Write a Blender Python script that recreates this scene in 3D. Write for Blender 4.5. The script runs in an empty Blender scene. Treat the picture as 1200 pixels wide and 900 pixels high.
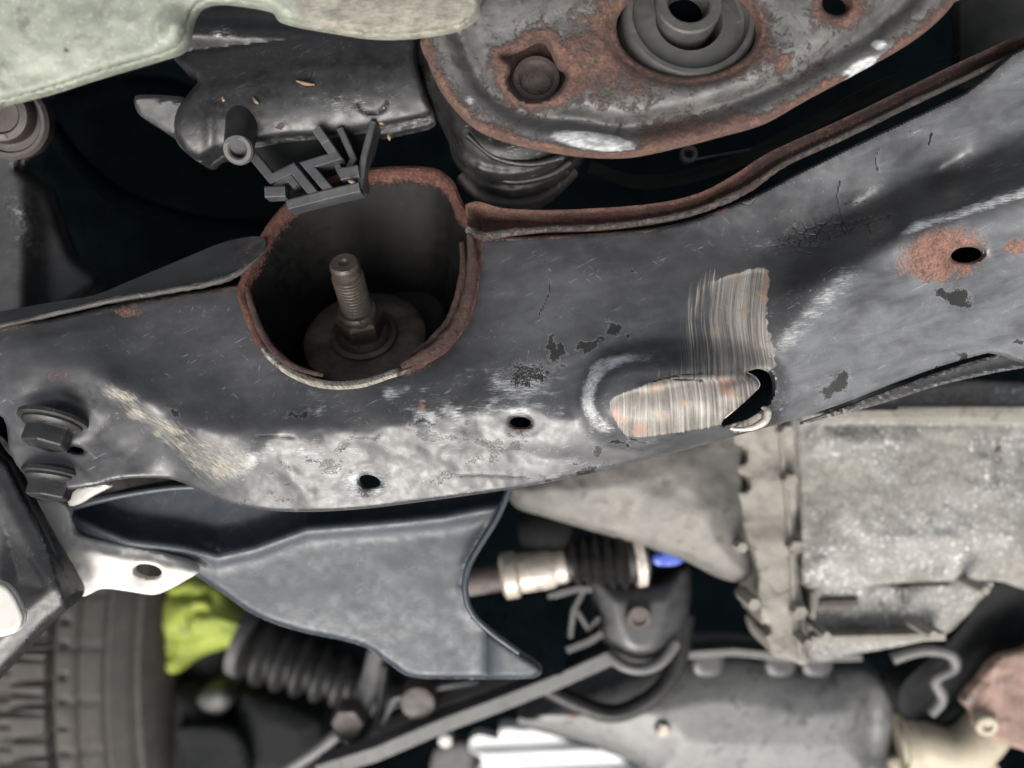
import bpy, math, random
import numpy as np
from mathutils import Vector
random.seed(7)
SC = bpy.context.scene
COL = SC.collection
R = math.radians

# ------------------------------------------------------------------ camera, sky, sun, exposure
CAM_Z = 0.30                       # metres above the reference plane z = 0 (the face of the crossmember)
WID = 0.40                         # width of the frame at z = 0
cam_d = bpy.data.cameras.new('camera')
cam = bpy.data.objects.new('camera', cam_d)
COL.objects.link(cam)
cam.location = (0, 0, CAM_Z)
cam_d.sensor_width = 36
cam_d.lens = 36 * CAM_Z / WID
cam_d.clip_start = 0.005
cam_d.clip_end = 50
cam_d.dof.use_dof = True
cam_d.dof.focus_distance = 0.302
cam_d.dof.aperture_fstop = 4.0
SC.camera = cam

SUN = Vector((-0.12, -0.72, 0.68)).normalized()       # direction towards the sun
sun_el = math.asin(SUN.z)
sun_az = math.atan2(SUN.x, SUN.y)
world = bpy.data.worlds.new('World')
SC.world = world
world.use_nodes = True
wn = world.node_tree
for n in list(wn.nodes):
    wn.nodes.remove(n)
w_out = wn.nodes.new('ShaderNodeOutputWorld')
w_bg = wn.nodes.new('ShaderNodeBackground')
w_sky = wn.nodes.new('ShaderNodeTexSky')
w_sky.sky_type = 'NISHITA'
w_sky.sun_disc = False
w_sky.sun_elevation = sun_el
w_sky.sun_rotation = sun_az
w_sky.air_density = 1.0
w_sky.dust_density = 6.0
w_sky.ozone_density = 0.6
w_hsv = wn.nodes.new('ShaderNodeHueSaturation')      # overcast: a paler sky
w_hsv.inputs['Saturation'].default_value = 0.32
wn.links.new(w_sky.outputs[0], w_hsv.inputs['Color'])
wn.links.new(w_hsv.outputs[0], w_bg.inputs['Color'])
w_bg.inputs['Strength'].default_value = 0.095
wn.links.new(w_bg.outputs[0], w_out.inputs['Surface'])

sun_d = bpy.data.lights.new('sun', 'SUN')
sun_d.energy = 1.5
sun_d.angle = R(36)
sun_d.color = (1.0, 0.96, 0.90)
sun = bpy.data.objects.new('sun', sun_d)
COL.objects.link(sun)
sun.rotation_euler = SUN.to_track_quat('Z', 'Y').to_euler()

SC.view_settings.view_transform = 'Standard'
SC.view_settings.look = 'None'
SC.view_settings.exposure = 1.38
SC.view_settings.gamma = 1.0
SC.view_settings.use_curve_mapping = False
SC.render.engine = 'CYCLES'
SC.cycles.use_denoising = True
SC.cycles.max_bounces = 6

# ------------------------------------------------------------------ helpers: places and curves
def P(px, py, z):
    """A photograph pixel (1200 x 900) at depth z mm (towards the viewer is plus) -> world metres."""
    px = np.asarray(px, float); py = np.asarray(py, float); z = np.asarray(z, float) / 1000.0
    k = (WID / 1200.0) * (CAM_Z - z) / CAM_Z
    x = (px - 600.0) * k
    y = (450.0 - py) * k
    return np.stack(np.broadcast_arrays(x, y, z + 0 * x), -1)

def PV(px, py, z):
    return Vector([float(v) for v in P(px, py, z)])

def spl(pts, closed=True, n=6):
    """Catmull-Rom through the points."""
    p = np.array(pts, float)
    m = len(p)
    out = []
    rng = range(m) if closed else range(m - 1)
    for i in rng:
        if closed:
            a, b, c, d = p[(i - 1) % m], p[i], p[(i + 1) % m], p[(i + 2) % m]
        else:
            a, b, c, d = p[max(i - 1, 0)], p[i], p[i + 1], p[min(i + 2, m - 1)]
        for k in range(n):
            t = k / n
            out.append(0.5 * ((2 * b) + (c - a) * t + (2 * a - 5 * b + 4 * c - d) * t * t + (3 * b - a - 3 * c + d) * t ** 3))
    if not closed:
        out.append(p[-1])
    return np.array(out)

def ell(cx, cy, rx, ry, ang=0, n=20, wob=0.0, seed=0):
    rs = np.random.RandomState(seed)
    a = np.linspace(0, 2 * math.pi, n, endpoint=False)
    k = 1 + wob * (rs.rand(n) - .5)
    x, y = rx * np.cos(a) * k, ry * np.sin(a) * k
    c, s = math.cos(R(ang)), math.sin(R(ang))
    return np.stack([cx + x * c - y * s, cy + x * s + y * c], -1)

def segdist(X, Y, polys, closed=True):
    """Unsigned distance to polylines, the closest point and even-odd inside flag."""
    pts = np.stack([X.ravel(), Y.ravel()], -1).astype(np.float32)
    A, B = [], []
    for q in polys:
        q = np.asarray(q, np.float32)
        if closed:
            A.append(q); B.append(np.roll(q, -1, 0))
        else:
            A.append(q[:-1]); B.append(q[1:])
    A = np.concatenate(A); B = np.concatenate(B)
    D = B - A
    L = np.maximum((D * D).sum(1), 1e-9)
    dist = np.empty(len(pts), np.float32); near = np.empty_like(pts); ins = np.zeros(len(pts), bool)
    for s in range(0, len(pts), 8192):
        q = pts[s:s + 8192]
        rx = q[:, None, 0] - A[None, :, 0]; ry = q[:, None, 1] - A[None, :, 1]
        t = np.clip((rx * D[:, 0] + ry * D[:, 1]) / L, 0, 1)
        ex = rx - t * D[:, 0]; ey = ry - t * D[:, 1]
        d2 = ex * ex + ey * ey
        j = d2.argmin(1); ar = np.arange(len(q))
        dist[s:s + 8192] = np.sqrt(d2[ar, j])
        near[s:s + 8192, 0] = q[:, 0] - ex[ar, j]; near[s:s + 8192, 1] = q[:, 1] - ey[ar, j]
        if closed:
            c = (A[None, :, 1] > q[:, None, 1]) != (B[None, :, 1] > q[:, None, 1])
            dy = np.where(np.abs(D[:, 1]) < 1e-9, 1e-9, D[:, 1])
            xi = A[:, 0] + (q[:, None, 1] - A[:, 1]) * (D[:, 0] / dy)
            ins[s:s + 8192] = ((c & (q[:, None, 0] < xi)).sum(1) % 2) == 1
    return dist.reshape(X.shape), near, ins.reshape(X.shape)

def sdf(X, Y, poly):
    d, _, i = segdist(X, Y, [poly])
    return np.where(i, d, -d)

def ldist(X, Y, line):
    return segdist(X, Y, [np.asarray(line, float)], closed=False)[0]

def sst(a, b, x):
    t = np.clip((x - a) / (b - a), 0, 1)
    return t * t * (3 - 2 * t)

def blob(X, Y, cx, cy, rx, ry, ang=0, soft=1.0):
    c, s = math.cos(R(ang)), math.sin(R(ang))
    u = ((X - cx) * c + (Y - cy) * s) / rx; v = (-(X - cx) * s + (Y - cy) * c) / ry
    return np.clip((1.0 - np.sqrt(u * u + v * v)) / soft + 0.0, 0, 1)

def vnoise(X, Y, scale, seed=0, octaves=4):
    """Value noise, about 0..1, feature size SCALE pixels."""
    rs = np.random.RandomState(seed)
    T = rs.rand(256, 256)
    out = 0; amp = 1; tot = 0
    f = 1.0 / scale
    for o in range(octaves):
        x = X * f + 17.3 * o; y = Y * f + 5.1 * o
        xi = np.floor(x).astype(int); yi = np.floor(y).astype(int)
        tx = x - xi; ty = y - yi
        tx = tx * tx * (3 - 2 * tx); ty = ty * ty * (3 - 2 * ty)
        g = lambda a, b: T[a % 256, b % 256]
        out = out + amp * ((g(xi, yi) * (1 - tx) + g(xi + 1, yi) * tx) * (1 - ty) + (g(xi, yi + 1) * (1 - tx) + g(xi + 1, yi + 1) * tx) * ty)
        tot += amp; amp *= .5; f *= 2
    return out / tot

class TPS:
    """Thin-plate surface through (px, py, z) points."""
    def __init__(self, pts, smooth=1.5e-3):
        p = np.array(pts, float)
        self.c = p[:, :2] / 300.0
        n = len(p)
        K = self._k(self.c, self.c) + np.eye(n) * smooth
        A = np.zeros((n + 3, n + 3)); A[:n, :n] = K
        A[:n, n] = 1; A[:n, n + 1:] = self.c; A[n, :n] = 1; A[n + 1:, :n] = self.c.T
        self.w = np.linalg.solve(A, np.concatenate([p[:, 2], np.zeros(3)]))
    def _k(self, a, b):
        r2 = ((a[:, None] - b[None]) ** 2).sum(-1)
        return np.where(r2 > 0, r2 * np.log(np.maximum(r2, 1e-12)) * .5, 0)
    def __call__(self, X, Y):
        q = np.stack([X.ravel(), Y.ravel()], -1) / 300.0
        out = np.empty(len(q)); n = len(self.c)
        for s in range(0, len(q), 20000):
            c = q[s:s + 20000]
            out[s:s + 20000] = self._k(c, self.c) @ self.w[:n] + self.w[n] + c @ self.w[n + 1:]
        return out.reshape(X.shape)

# ------------------------------------------------------------------ helpers: objects
def thing(name, label, cat, loc, group=None):
    o = bpy.data.objects.new(name, None)
    COL.objects.link(o)
    o.location = loc
    o.empty_display_size = 0.01
    o['label'] = label; o['category'] = cat
    if group: o['group'] = group
    return o

def tag(o, label, cat, group=None):
    o['label'] = label; o['category'] = cat
    if group: o['group'] = group
    return o

def wloc(o):
    v = Vector(o.location)
    while o.parent:
        o = o.parent; v += Vector(o.location)
    return v

def mk(name, verts, faces, mat, parent=None, attrs=None, smooth=35, label=None, uv=None):
    V = np.asarray(verts, float)
    if parent is not None:
        org = np.array(wloc(parent)); loc = (0, 0, 0)
    else:
        org = (V.min(0) + V.max(0)) / 2; loc = tuple(org)
    me = bpy.data.meshes.new(name)
    me.from_pydata((V - org).tolist(), [], [tuple(int(i) for i in f) for f in faces])
    me.materials.append(mat)
    for k, a in (attrs or {}).items():
        at = me.attributes.new(k, 'FLOAT', 'POINT')
        at.data.foreach_set('value', np.asarray(a, np.float32).ravel())
    if uv is not None:
        lay = me.uv_layers.new(name='px')
        li = np.empty(len(me.loops), np.int32); me.loops.foreach_get('vertex_index', li)
        lay.data.foreach_set('uv', np.asarray(uv, np.float32)[li].ravel())
    import bmesh
    bm = bmesh.new(); bm.from_mesh(me)
    bmesh.ops.recalc_face_normals(bm, faces=bm.faces)
    bm.to_mesh(me); bm.free()
    me.polygons.foreach_set('use_smooth', [True] * len(me.polygons))
    me.set_sharp_from_angle(angle=R(smooth))
    o = bpy.data.objects.new(name, me)
    COL.objects.link(o)
    if parent is not None: o.parent = parent
    o.location = loc
    if label: o['label'] = label
    return o

def copy_tree(o, loc, parent=None):
    c = o.copy(); COL.objects.link(c); c.parent = parent; c.location = loc
    for ch in list(o.children):
        copy_tree(ch, ch.location, c)
    return c

def sheet(name, outer, zf, mat, parent=None, holes=(), step=4.0, thick=3.0, edge=0.0, edge_h=None, attrs=None, label=None, smooth=35, flat_back=None, uvf=None):
    """A pressed sheet or rounded casting: outline and holes in photo pixels, face height zf(X, Y, S) in mm (S = distance to the nearest edge,
    pixels), THICK mm of real depth behind it; EDGE rounds the rim over that many pixels."""
    outer = np.asarray(outer, float)
    polys = [outer] + [np.asarray(h, float) for h in holes]
    lo = outer.min(0) - step; hi = outer.max(0) + step
    xs = np.arange(lo[0], hi[0] + step, step); ys = np.arange(lo[1], hi[1] + step, step)
    X, Y = np.meshgrid(xs, ys)
    d, near, ins = segdist(X, Y, polys)
    sd = np.where(ins, d, -d)
    ok = sd > -0.55 * step
    cell = ok[:-1, :-1] & ok[1:, :-1] & ok[:-1, 1:] & ok[1:, 1:] & ((sd[:-1, :-1] + sd[1:, 1:] + sd[1:, :-1] + sd[:-1, 1:]) > 0)
    ny, nx = X.shape
    idx = np.arange(nx * ny).reshape(ny, nx)
    q = np.stack([idx[:-1, :-1], idx[1:, :-1], idx[1:, 1:], idx[:-1, 1:]], -1)[cell]
    used = np.unique(q)
    remap = -np.ones(nx * ny, int); remap[used] = np.arange(len(used))
    q = remap[q]
    e = np.concatenate([q[:, [0, 1]], q[:, [1, 2]], q[:, [2, 3]], q[:, [3, 0]]])
    key = np.sort(e, 1); code = key[:, 0].astype(np.int64) * len(used) + key[:, 1]
    _, inv, cnt = np.unique(code, return_inverse=True, return_counts=True)
    be = e[cnt[inv] == 1]
    bv = np.unique(be)
    x = X.ravel()[used].copy(); y = Y.ravel()[used].copy(); s = np.maximum(sd.ravel()[used], 0)
    nr = near[used]
    x[bv] = nr[bv, 0]; y[bv] = nr[bv, 1]; s[bv] = 0
    z = np.asarray(zf(x, y, s), float) + 0 * x
    if edge > 0:
        h = edge_h if edge_h is not None else edge * 0.33
        t = 1 - np.clip(s / edge, 0, 1)
        z = z - h * (1 - np.sqrt(np.maximum(1 - t * t, 0)))
    F = P(x, y, z)
    Bk = F.copy()
    if flat_back is not None:
        Bk[:, 2] = flat_back / 1000.0
    else:
        Bk[:, 2] -= thick / 1000.0
    n = len(x)
    # the back only needs a coarse copy, but sharing the grid keeps the sides closed
    faces = np.concatenate([q, q[:, ::-1] + n, np.stack([be[:, 1], be[:, 0], be[:, 0] + n, be[:, 1] + n], -1)])
    at = {}
    if attrs:
        for k, f in attrs.items():
            a = np.clip(f(x, y, s) + 0 * x, -1, 1)
            at[k] = np.concatenate([a, a])
    ux, uy = uvf(x, y) if uvf else (x, y)
    uvv = np.stack([ux, 900 - uy], -1) / 100.0
    return mk(name, np.concatenate([F, Bk]), faces, mat, parent, at, smooth, label, np.concatenate([uvv, uvv]))

def frame_of(axis):
    a = Vector(axis).normalized()
    up = Vector((0, 0, 1)) if abs(a.z) < .9 else Vector((0, 1, 0))
    u = a.cross(up).normalized(); v = a.cross(u).normalized()
    return np.array(a), np.array(u), np.array(v)

def lathe(name, c, axis, prof, mat, parent=None, n=40, smooth=35, spin=0.0, label=None, squash=1.0, wob=0.0):
    """prof: (radius mm, height mm along the axis) points; n = 6 makes a hexagon."""
    a, u, v = frame_of(axis)
    c = np.array(c)
    V = []; F = []
    rs = np.random.RandomState(3)
    for r, h in prof:
        for k in range(n):
            t = 2 * math.pi * k / n + spin
            rr = r / 1000 * (1 + wob * (rs.rand() - .5))
            V.append(c + a * h / 1000 + u * rr * math.cos(t) + v * rr * math.sin(t) * squash)
    m = len(prof)
    for i in range(m - 1):
        for k in range(n):
            F.append((i * n + k, i * n + (k + 1) % n, (i + 1) * n + (k + 1) % n, (i + 1) * n + k))
    if prof[0] != prof[-1]:
        F.append(tuple(range(n))); F.append(tuple((m - 1) * n + k for k in range(n)))
    else:
        V = V[:-n]; F = F[:-n]
        for k in range(n):
            F.append(((m - 2) * n + k, (m - 2) * n + (k + 1) % n, (k + 1) % n, k))
    return mk(name, V, F, mat, parent, smooth=smooth, label=label)

def tube(name, path, rad, mat, parent=None, n=14, label=None, flat=1.0, res=5, wob=0.0, seed=0):
    """A round bar through (px, py, z mm) points; rad in mm, one value or one per point."""
    w = np.array([P(*p) for p in path])
    rads = np.array([rad] * len(path) if np.isscalar(rad) else rad, float)
    w = spl(np.concatenate([w, rads[:, None]], 1), closed=False, n=res)
    pts, rr = w[:, :3], w[:, 3] / 1000
    rs = np.random.RandomState(seed)
    V = []; F = []
    T = np.gradient(pts, axis=0)
    up = None
    for i, p in enumerate(pts):
        t = Vector(T[i]).normalized()
        if up is None:
            up = Vector((0, 0, 1)) if abs(t.z) < .9 else Vector((0, 1, 0))
        s = t.cross(up).normalized(); up = s.cross(t).normalized()
        for k in range(n):
            a = 2 * math.pi * k / n
            f = rr[i] * (1 + wob * (rs.rand() - .5))
            V.append(p + np.array(s) * math.cos(a) * f + np.array(up) * math.sin(a) * f * flat)
    m = len(pts)
    for i in range(m - 1):
        for k in range(n):
            F.append((i * n + k, i * n + (k + 1) % n, (i + 1) * n + (k + 1) % n, (i + 1) * n + k))
    F.append(tuple(range(n))); F.append(tuple((m - 1) * n + k for k in range(n)))
    return mk(name, V, F, mat, parent, label=label, smooth=50)

def bar(name, path, w, z, depth, mat, parent=None, label=None):
    """A flat moulded bar: polyline in pixels, w pixels wide, from z back by depth mm, small chamfer."""
    p = np.array(path, float)
    d = np.gradient(p, axis=0); d /= np.linalg.norm(d, axis=1)[:, None]
    nr = np.stack([-d[:, 1], d[:, 0]], -1)
    for i in range(1, len(p) - 1):          # mitre
        a = p[i] - p[i - 1]; b = p[i + 1] - p[i]
        a /= np.linalg.norm(a); b /= np.linalg.norm(b)
        na = np.array([-a[1], a[0]]); nb = np.array([-b[1], b[0]])
        mm = na + nb; mm /= np.linalg.norm(mm)
        nr[i] = mm / max(.5, mm @ na)
    zz = np.broadcast_to(np.asarray(z, float), (len(p),))
    V = []; F = []
    c = 1.3
    for i in range(len(p)):
        L, Rr = p[i] + nr[i] * w / 2, p[i] - nr[i] * w / 2
        li, ri = p[i] + nr[i] * (w / 2 - c), p[i] - nr[i] * (w / 2 - c)
        bk = P(*L, zz[i] - .4); br = P(*Rr, zz[i] - .4)
        V += [P(*li, zz[i]), P(*ri, zz[i]), br, br - [0, 0, depth / 1000], bk - [0, 0, depth / 1000], bk]
    for i in range(len(p) - 1):
        for k in range(6):
            F.append((i * 6 + k, i * 6 + (k + 1) % 6, i * 6 + 6 + (k + 1) % 6, i * 6 + 6 + k))
    F.append(tuple(range(6))); F.append(tuple((len(p) - 1) * 6 + k for k in range(6)))
    return mk(name, V, F, mat, parent, label=label, smooth=20)

# ------------------------------------------------------------------ helpers: materials
class NB:
    def __init__(self, name):
        self.m = bpy.data.materials.new(name); self.m.use_nodes = True
        self.t = self.m.node_tree
        for n in list(self.t.nodes): self.t.nodes.remove(n)
        self.out = self.t.nodes.new('ShaderNodeOutputMaterial')
        self.b = self.t.nodes.new('ShaderNodeBsdfPrincipled')
        self.t.links.new(self.b.outputs[0], self.out.inputs[0])
        tc = self.t.nodes.new('ShaderNodeTexCoord')
        mp = self.t.nodes.new('ShaderNodeMapping'); mp.inputs['Scale'].default_value = (1000, 1000, 1000)
        self.t.links.new(tc.outputs['Object'], mp.inputs[0])
        self.mm = mp.outputs[0]
        self.uv = tc.outputs['UV']
    def put(self, sock, v):
        if hasattr(v, 'links'): self.t.links.new(v, sock)
        elif isinstance(v, (tuple, list)):
            sock.default_value = tuple(v) + (1,) if len(v) == 3 and len(sock.default_value) == 4 else tuple(v)
        else: sock.default_value = v
    def noise(self, scale, detail=4, rough=.55, dist=0.0, stretch=None, vec=None):
        n = self.t.nodes.new('ShaderNodeTexNoise')
        n.inputs['Scale'].default_value = scale; n.inputs['Detail'].default_value = detail
        n.inputs['Roughness'].default_value = rough; n.inputs['Distortion'].default_value = dist
        v = vec if vec is not None else self.mm
        if stretch:
            mp = self.t.nodes.new('ShaderNodeMapping')
            mp.vector_type = 'TEXTURE'                     # turn first, then stretch
            mp.inputs['Scale'].default_value = tuple(1.0 / c for c in stretch[:3])
            if len(stretch) > 3: mp.inputs['Rotation'].default_value = (0, 0, R(stretch[3]))
            self.t.links.new(v, mp.inputs[0]); v = mp.outputs[0]
        self.t.links.new(v, n.inputs['Vector'])
        return n.outputs['Fac']
    def voro(self, scale, feature='DISTANCE_TO_EDGE', rnd=1.0):
        n = self.t.nodes.new('ShaderNodeTexVoronoi'); n.feature = feature
        n.inputs['Scale'].default_value = scale; n.inputs['Randomness'].default_value = rnd
        self.t.links.new(self.mm, n.inputs['Vector'])
        return n.outputs[0]
    def attr(self, name):
        n = self.t.nodes.new('ShaderNodeAttribute'); n.attribute_name = name
        return n.outputs['Fac']
    def op(self, o, a, b=0.0, c=None, clamp=False):
        n = self.t.nodes.new('ShaderNodeMath'); n.operation = o; n.use_clamp = clamp
        self.put(n.inputs[0], a); self.put(n.inputs[1], b)
        if c is not None: self.put(n.inputs[2], c)
        return n.outputs[0]
    def ss(self, x, lo, hi, a=0.0, b=1.0):
        n = self.t.nodes.new('ShaderNodeMapRange'); n.interpolation_type = 'SMOOTHSTEP'
        self.put(n.inputs['Value'], x)
        n.inputs['From Min'].default_value = lo; n.inputs['From Max'].default_value = hi
        n.inputs['To Min'].default_value = a; n.inputs['To Max'].default_value = b
        return n.outputs[0]
    def mix(self, f, a, b):
        n = self.t.nodes.new('ShaderNodeMix'); n.data_type = 'RGBA'
        self.put(n.inputs[0], f); self.put(n.inputs[6], a); self.put(n.inputs[7], b)
        return n.outputs[2]
    def mixf(self, f, a, b):
        n = self.t.nodes.new('ShaderNodeMix'); n.data_type = 'FLOAT'
        self.put(n.inputs[0], f); self.put(n.inputs[2], a); self.put(n.inputs[3], b)
        return n.outputs[0]
    def ramp(self, x, stops):
        n = self.t.nodes.new('ShaderNodeValToRGB')
        el = n.color_ramp.elements
        el[0].position = stops[0][0]; el[0].color = (*stops[0][1], 1)
        el[1].position = stops[-1][0]; el[1].color = (*stops[-1][1], 1)
        for p, c in stops[1:-1]:
            e = el.new(p); e.color = (*c, 1)
        self.put(n.inputs[0], x)
        return n.outputs[0]
    def bump(self, h, dist, strength=1.0, normal=None):
        n = self.t.nodes.new('ShaderNodeBump')
        n.inputs['Strength'].default_value = strength; n.inputs['Distance'].default_value = dist / 1000.0
        self.put(n.inputs['Height'], h)
        if normal is not None: self.t.links.new(normal, n.inputs['Normal'])
        return n.outputs[0]

RUST = [(0.28, (0.018, 0.010, 0.008)), (0.40, (0.055, 0.026, 0.019)), (0.50, (0.11, 0.056, 0.041)), (0.58, (0.165, 0.086, 0.062)), (0.65, (0.25, 0.105, 0.040)), (0.76, (0.22, 0.14, 0.11))]

def worn(name, base, base2, rough=.4, metal=0.0, rust=0.0, rust_scale=.25, dust=0.15, dust_col=(.35, .34, .32), fine=.06, grime=.3,
         grime_col=(.012, .011, .010), scuff_col=(.60, .61, .60), streak=(1, 1, 1), spec=.5, bump_d=.12, scratch=.25, grit=.3, rust_stops=RUST, speck=.0, speck_col=(.7, .7, .65)):
    """Painted or cast metal with dust, grime, scuffs, chips, bare scrapes and rust. The masks rust / scuff / bare / chip / tint are
    attributes of the mesh (0 where there are none)."""
    k = NB(name)
    big = k.noise(.035, 3, .5)
    mid = k.noise(.22, 5, .6)
    fin = k.noise(1.6, 4, .65)
    col = k.mix(k.ss(k.op('ADD', k.op('MULTIPLY', big, .6), k.op('MULTIPLY', mid, .4)), .35, .65), base, base2)
    sm = k.noise(.09, 5, .62, .4, stretch=(.45, 1.2, 1, 12))
    du = k.op('MULTIPLY', k.ss(k.op('ADD', k.op('MULTIPLY', sm, .6), k.op('MULTIPLY', fin, .4)), .40, .72), dust)
    col = k.mix(du, col, dust_col)
    gm = k.op('MULTIPLY', k.ss(k.noise(.11, 4, .65, .6), .52, .72), grime)
    col = k.mix(gm, col, grime_col)
    if speck > 0:
        sp = k.op('MULTIPLY', k.ss(k.noise(.5, 3, .6, .3), .56, .68), speck)
        col = k.mix(sp, col, speck_col)
    # hairline scratches
    for ang, thr in ((28, .70), (-40, .715), (75, .72)):
        sx = k.ss(k.noise(1.0, 2, .4, .1, stretch=(.05, 1.7, 1, ang)), thr, thr + .02)
        col = k.mix(k.op('MULTIPLY', k.op('MULTIPLY', sx, k.ss(sm, .45, .6)), scratch), col, (.32, .32, .32))
    # faint dust specks
    ds = k.ss(k.noise(2.6, 2, .5), .73, .78)
    col = k.mix(k.op('MULTIPLY', ds, .35), col, (.45, .44, .42))
    fm = k.op('MULTIPLY', k.attr('painted_sheen'), k.ss(sm, .15, .7))  # sheen painted in as a pale blue-grey tone
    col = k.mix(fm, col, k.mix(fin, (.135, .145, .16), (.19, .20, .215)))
    g1 = k.ss(k.noise(1.1, 3, .75), .66, .74); g2 = k.ss(k.noise(.7, 5, .8, .3), .62, .72)
    col = k.mix(k.op('MULTIPLY', g2, grit), col, (.010, .010, .009))
    col = k.mix(k.op('MULTIPLY', k.op('MULTIPLY', g1, k.ss(sm, .42, .62)), grit), col, (.30, .29, .275))
    # scuffs: pale chalky smears
    st = k.mixf(k.attr('tint'), k.noise(.35, 5, .7, .8, stretch=streak), k.noise(.5, 5, .7, .3, stretch=(.22, 1.5, 1, -42)))
    st2 = k.mixf(k.attr('tint'), k.noise(1.5, 4, .7, .3, stretch=(.22, 1.5, 1, 6)), k.noise(1.5, 4, .7, .3, stretch=(.18, 1.6, 1, -40)))
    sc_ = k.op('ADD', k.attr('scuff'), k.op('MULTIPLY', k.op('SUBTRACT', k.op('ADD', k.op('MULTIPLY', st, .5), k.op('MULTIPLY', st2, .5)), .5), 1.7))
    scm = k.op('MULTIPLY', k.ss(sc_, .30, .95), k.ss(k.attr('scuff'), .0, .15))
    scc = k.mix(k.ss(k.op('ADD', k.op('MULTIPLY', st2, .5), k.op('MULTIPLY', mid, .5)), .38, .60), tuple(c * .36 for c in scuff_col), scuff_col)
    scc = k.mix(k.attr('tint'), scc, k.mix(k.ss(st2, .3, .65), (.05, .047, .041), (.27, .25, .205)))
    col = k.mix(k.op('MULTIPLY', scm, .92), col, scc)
    # rust
    rn = k.op('ADD', k.op('MULTIPLY', k.noise(rust_scale, 5, .65, .5), .6), k.op('MULTIPLY', k.noise(rust_scale * 4.5, 4, .7, .2), .4))
    rr = k.op('ADD', k.op('ADD', k.attr('rust'), rust), k.op('MULTIPLY', k.op('SUBTRACT', rn, .5), 1.7))
    rmask = k.op('MULTIPLY', k.ss(rr, .38, .66), k.ss(k.op('ADD', k.attr('rust'), rust), .02, .12))
    rc = k.ramp(k.op('ADD', k.op('MULTIPLY', k.noise(.9, 4, .7, .4), .65), k.op('MULTIPLY', k.noise(.18, 4, .6), .35)), rust_stops)
    col = k.mix(rmask, col, rc)
    # bare scraped metal with score lines along the scrape
    sv = k.noise(1.0, 5, .7, .15, stretch=(26, .55, 1, -4), vec=k.uv)
    sv2 = k.noise(1.0, 4, .75, .1, stretch=(70, 1.6, 1, -4), vec=k.uv)
    sl = k.op('ADD', k.op('MULTIPLY', sv, .62), k.op('MULTIPLY', sv2, .38))
    bm_ = k.op('ADD', k.attr('bare'), k.op('MULTIPLY', k.op('SUBTRACT', sl, .5), 1.3))
    bmask = k.op('MULTIPLY', k.ss(bm_, .38, .60), k.ss(k.attr('bare'), .02, .2))
    bcol = k.ramp(sl, [(.30, (.025, .022, .018)), (.43, (.092, .084, .074)), (.52, (.175, .166, .150)), (.62, (.31, .295, .27)), (.74, (.50, .48, .45))])
    bcol = k.mix(k.ss(k.noise(.16, 4, .6), .54, .72), bcol, (.22, .17, .125))
    bcol = k.mix(k.op('MULTIPLY', k.ss(k.op('ADD', k.noise(.3, 4, .6), k.op('MULTIPLY', k.attr('pink'), .4)), .62, .75), k.op('MULTIPLY', k.op('ADD', k.attr('pink'), .12), .6)), bcol, (.27, .135, .09))
    col = k.mix(bmask, col, bcol)
    # chips and cracks: dark, open
    chp = k.op('MULTIPLY', k.ss(k.op('ADD', k.attr('chip'), k.op('MULTIPLY', k.op('SUBTRACT', k.op('ADD', k.op('MULTIPLY', fin, .5), k.op('MULTIPLY', rn, .5)), .5), 2.6)), .42, .52), k.ss(k.attr('chip'), .05, .2))
    chv = k.op('ADD', k.attr('chip'), k.op('MULTIPLY', k.op('SUBTRACT', k.op('ADD', k.op('MULTIPLY', fin, .5), k.op('MULTIPLY', rn, .5)), .5), 2.6))
    lift = k.op('MULTIPLY', k.op('MULTIPLY', k.ss(chv, .22, .40), k.ss(k.attr('chip'), .05, .2)), .22)
    col = k.mix(lift, col, (.26, .26, .265))
    col = k.mix(chp, col, (.007, .007, .006))
    # flaking paint: cracked cells
    vc = k.voro(.22, rnd=1.0)
    fk = k.op('MULTIPLY', k.ss(k.op('ADD', k.attr('flake'), k.op('MULTIPLY', k.op('SUBTRACT', rn, .5), 1.6)), .45, .6), k.ss(vc, .07, .02))
    fk = k.op('MULTIPLY', fk, k.ss(k.attr('flake'), .02, .15))
    col = k.mix(k.op('MULTIPLY', fk, .8), col, (.012, .012, .012))
    k.put(k.b.inputs['Base Color'], col)
    ro = k.mixf(k.ss(mid, .3, .7), rough - .06, rough + .12)
    ro = k.mixf(du, ro, .8)
    ro = k.mixf(scm, ro, .75); ro = k.mixf(rmask, ro, .88); ro = k.mixf(bmask, ro, .52)
    k.put(k.b.inputs['Roughness'], ro)
    k.put(k.b.inputs['Metallic'], k.mixf(rmask, k.mixf(bmask, metal, .15), 0.0))
    k.put(k.b.inputs['Specular IOR Level'], spec)
    h = k.op('ADD', k.op('MULTIPLY', fin, fine / .12), k.op('MULTIPLY', mid, .35))
    h = k.op('ADD', h, k.op('MULTIPLY', k.op('MULTIPLY', rn, rmask), 3.5))
    h = k.op('ADD', h, k.op('MULTIPLY', k.op('MULTIPLY', st2, scm), 1.0))
    h = k.op('ADD', h, k.op('MULTIPLY', k.op('MULTIPLY', sl, bmask), 3.6))
    h = k.op('SUBTRACT', h, k.op('MULTIPLY', chp, 1.2))
    h = k.op('SUBTRACT', h, k.op('MULTIPLY', fk, 3.0))
    k.put(k.b.inputs['Normal'], k.bump(h, bump_d))
    return k.m

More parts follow.
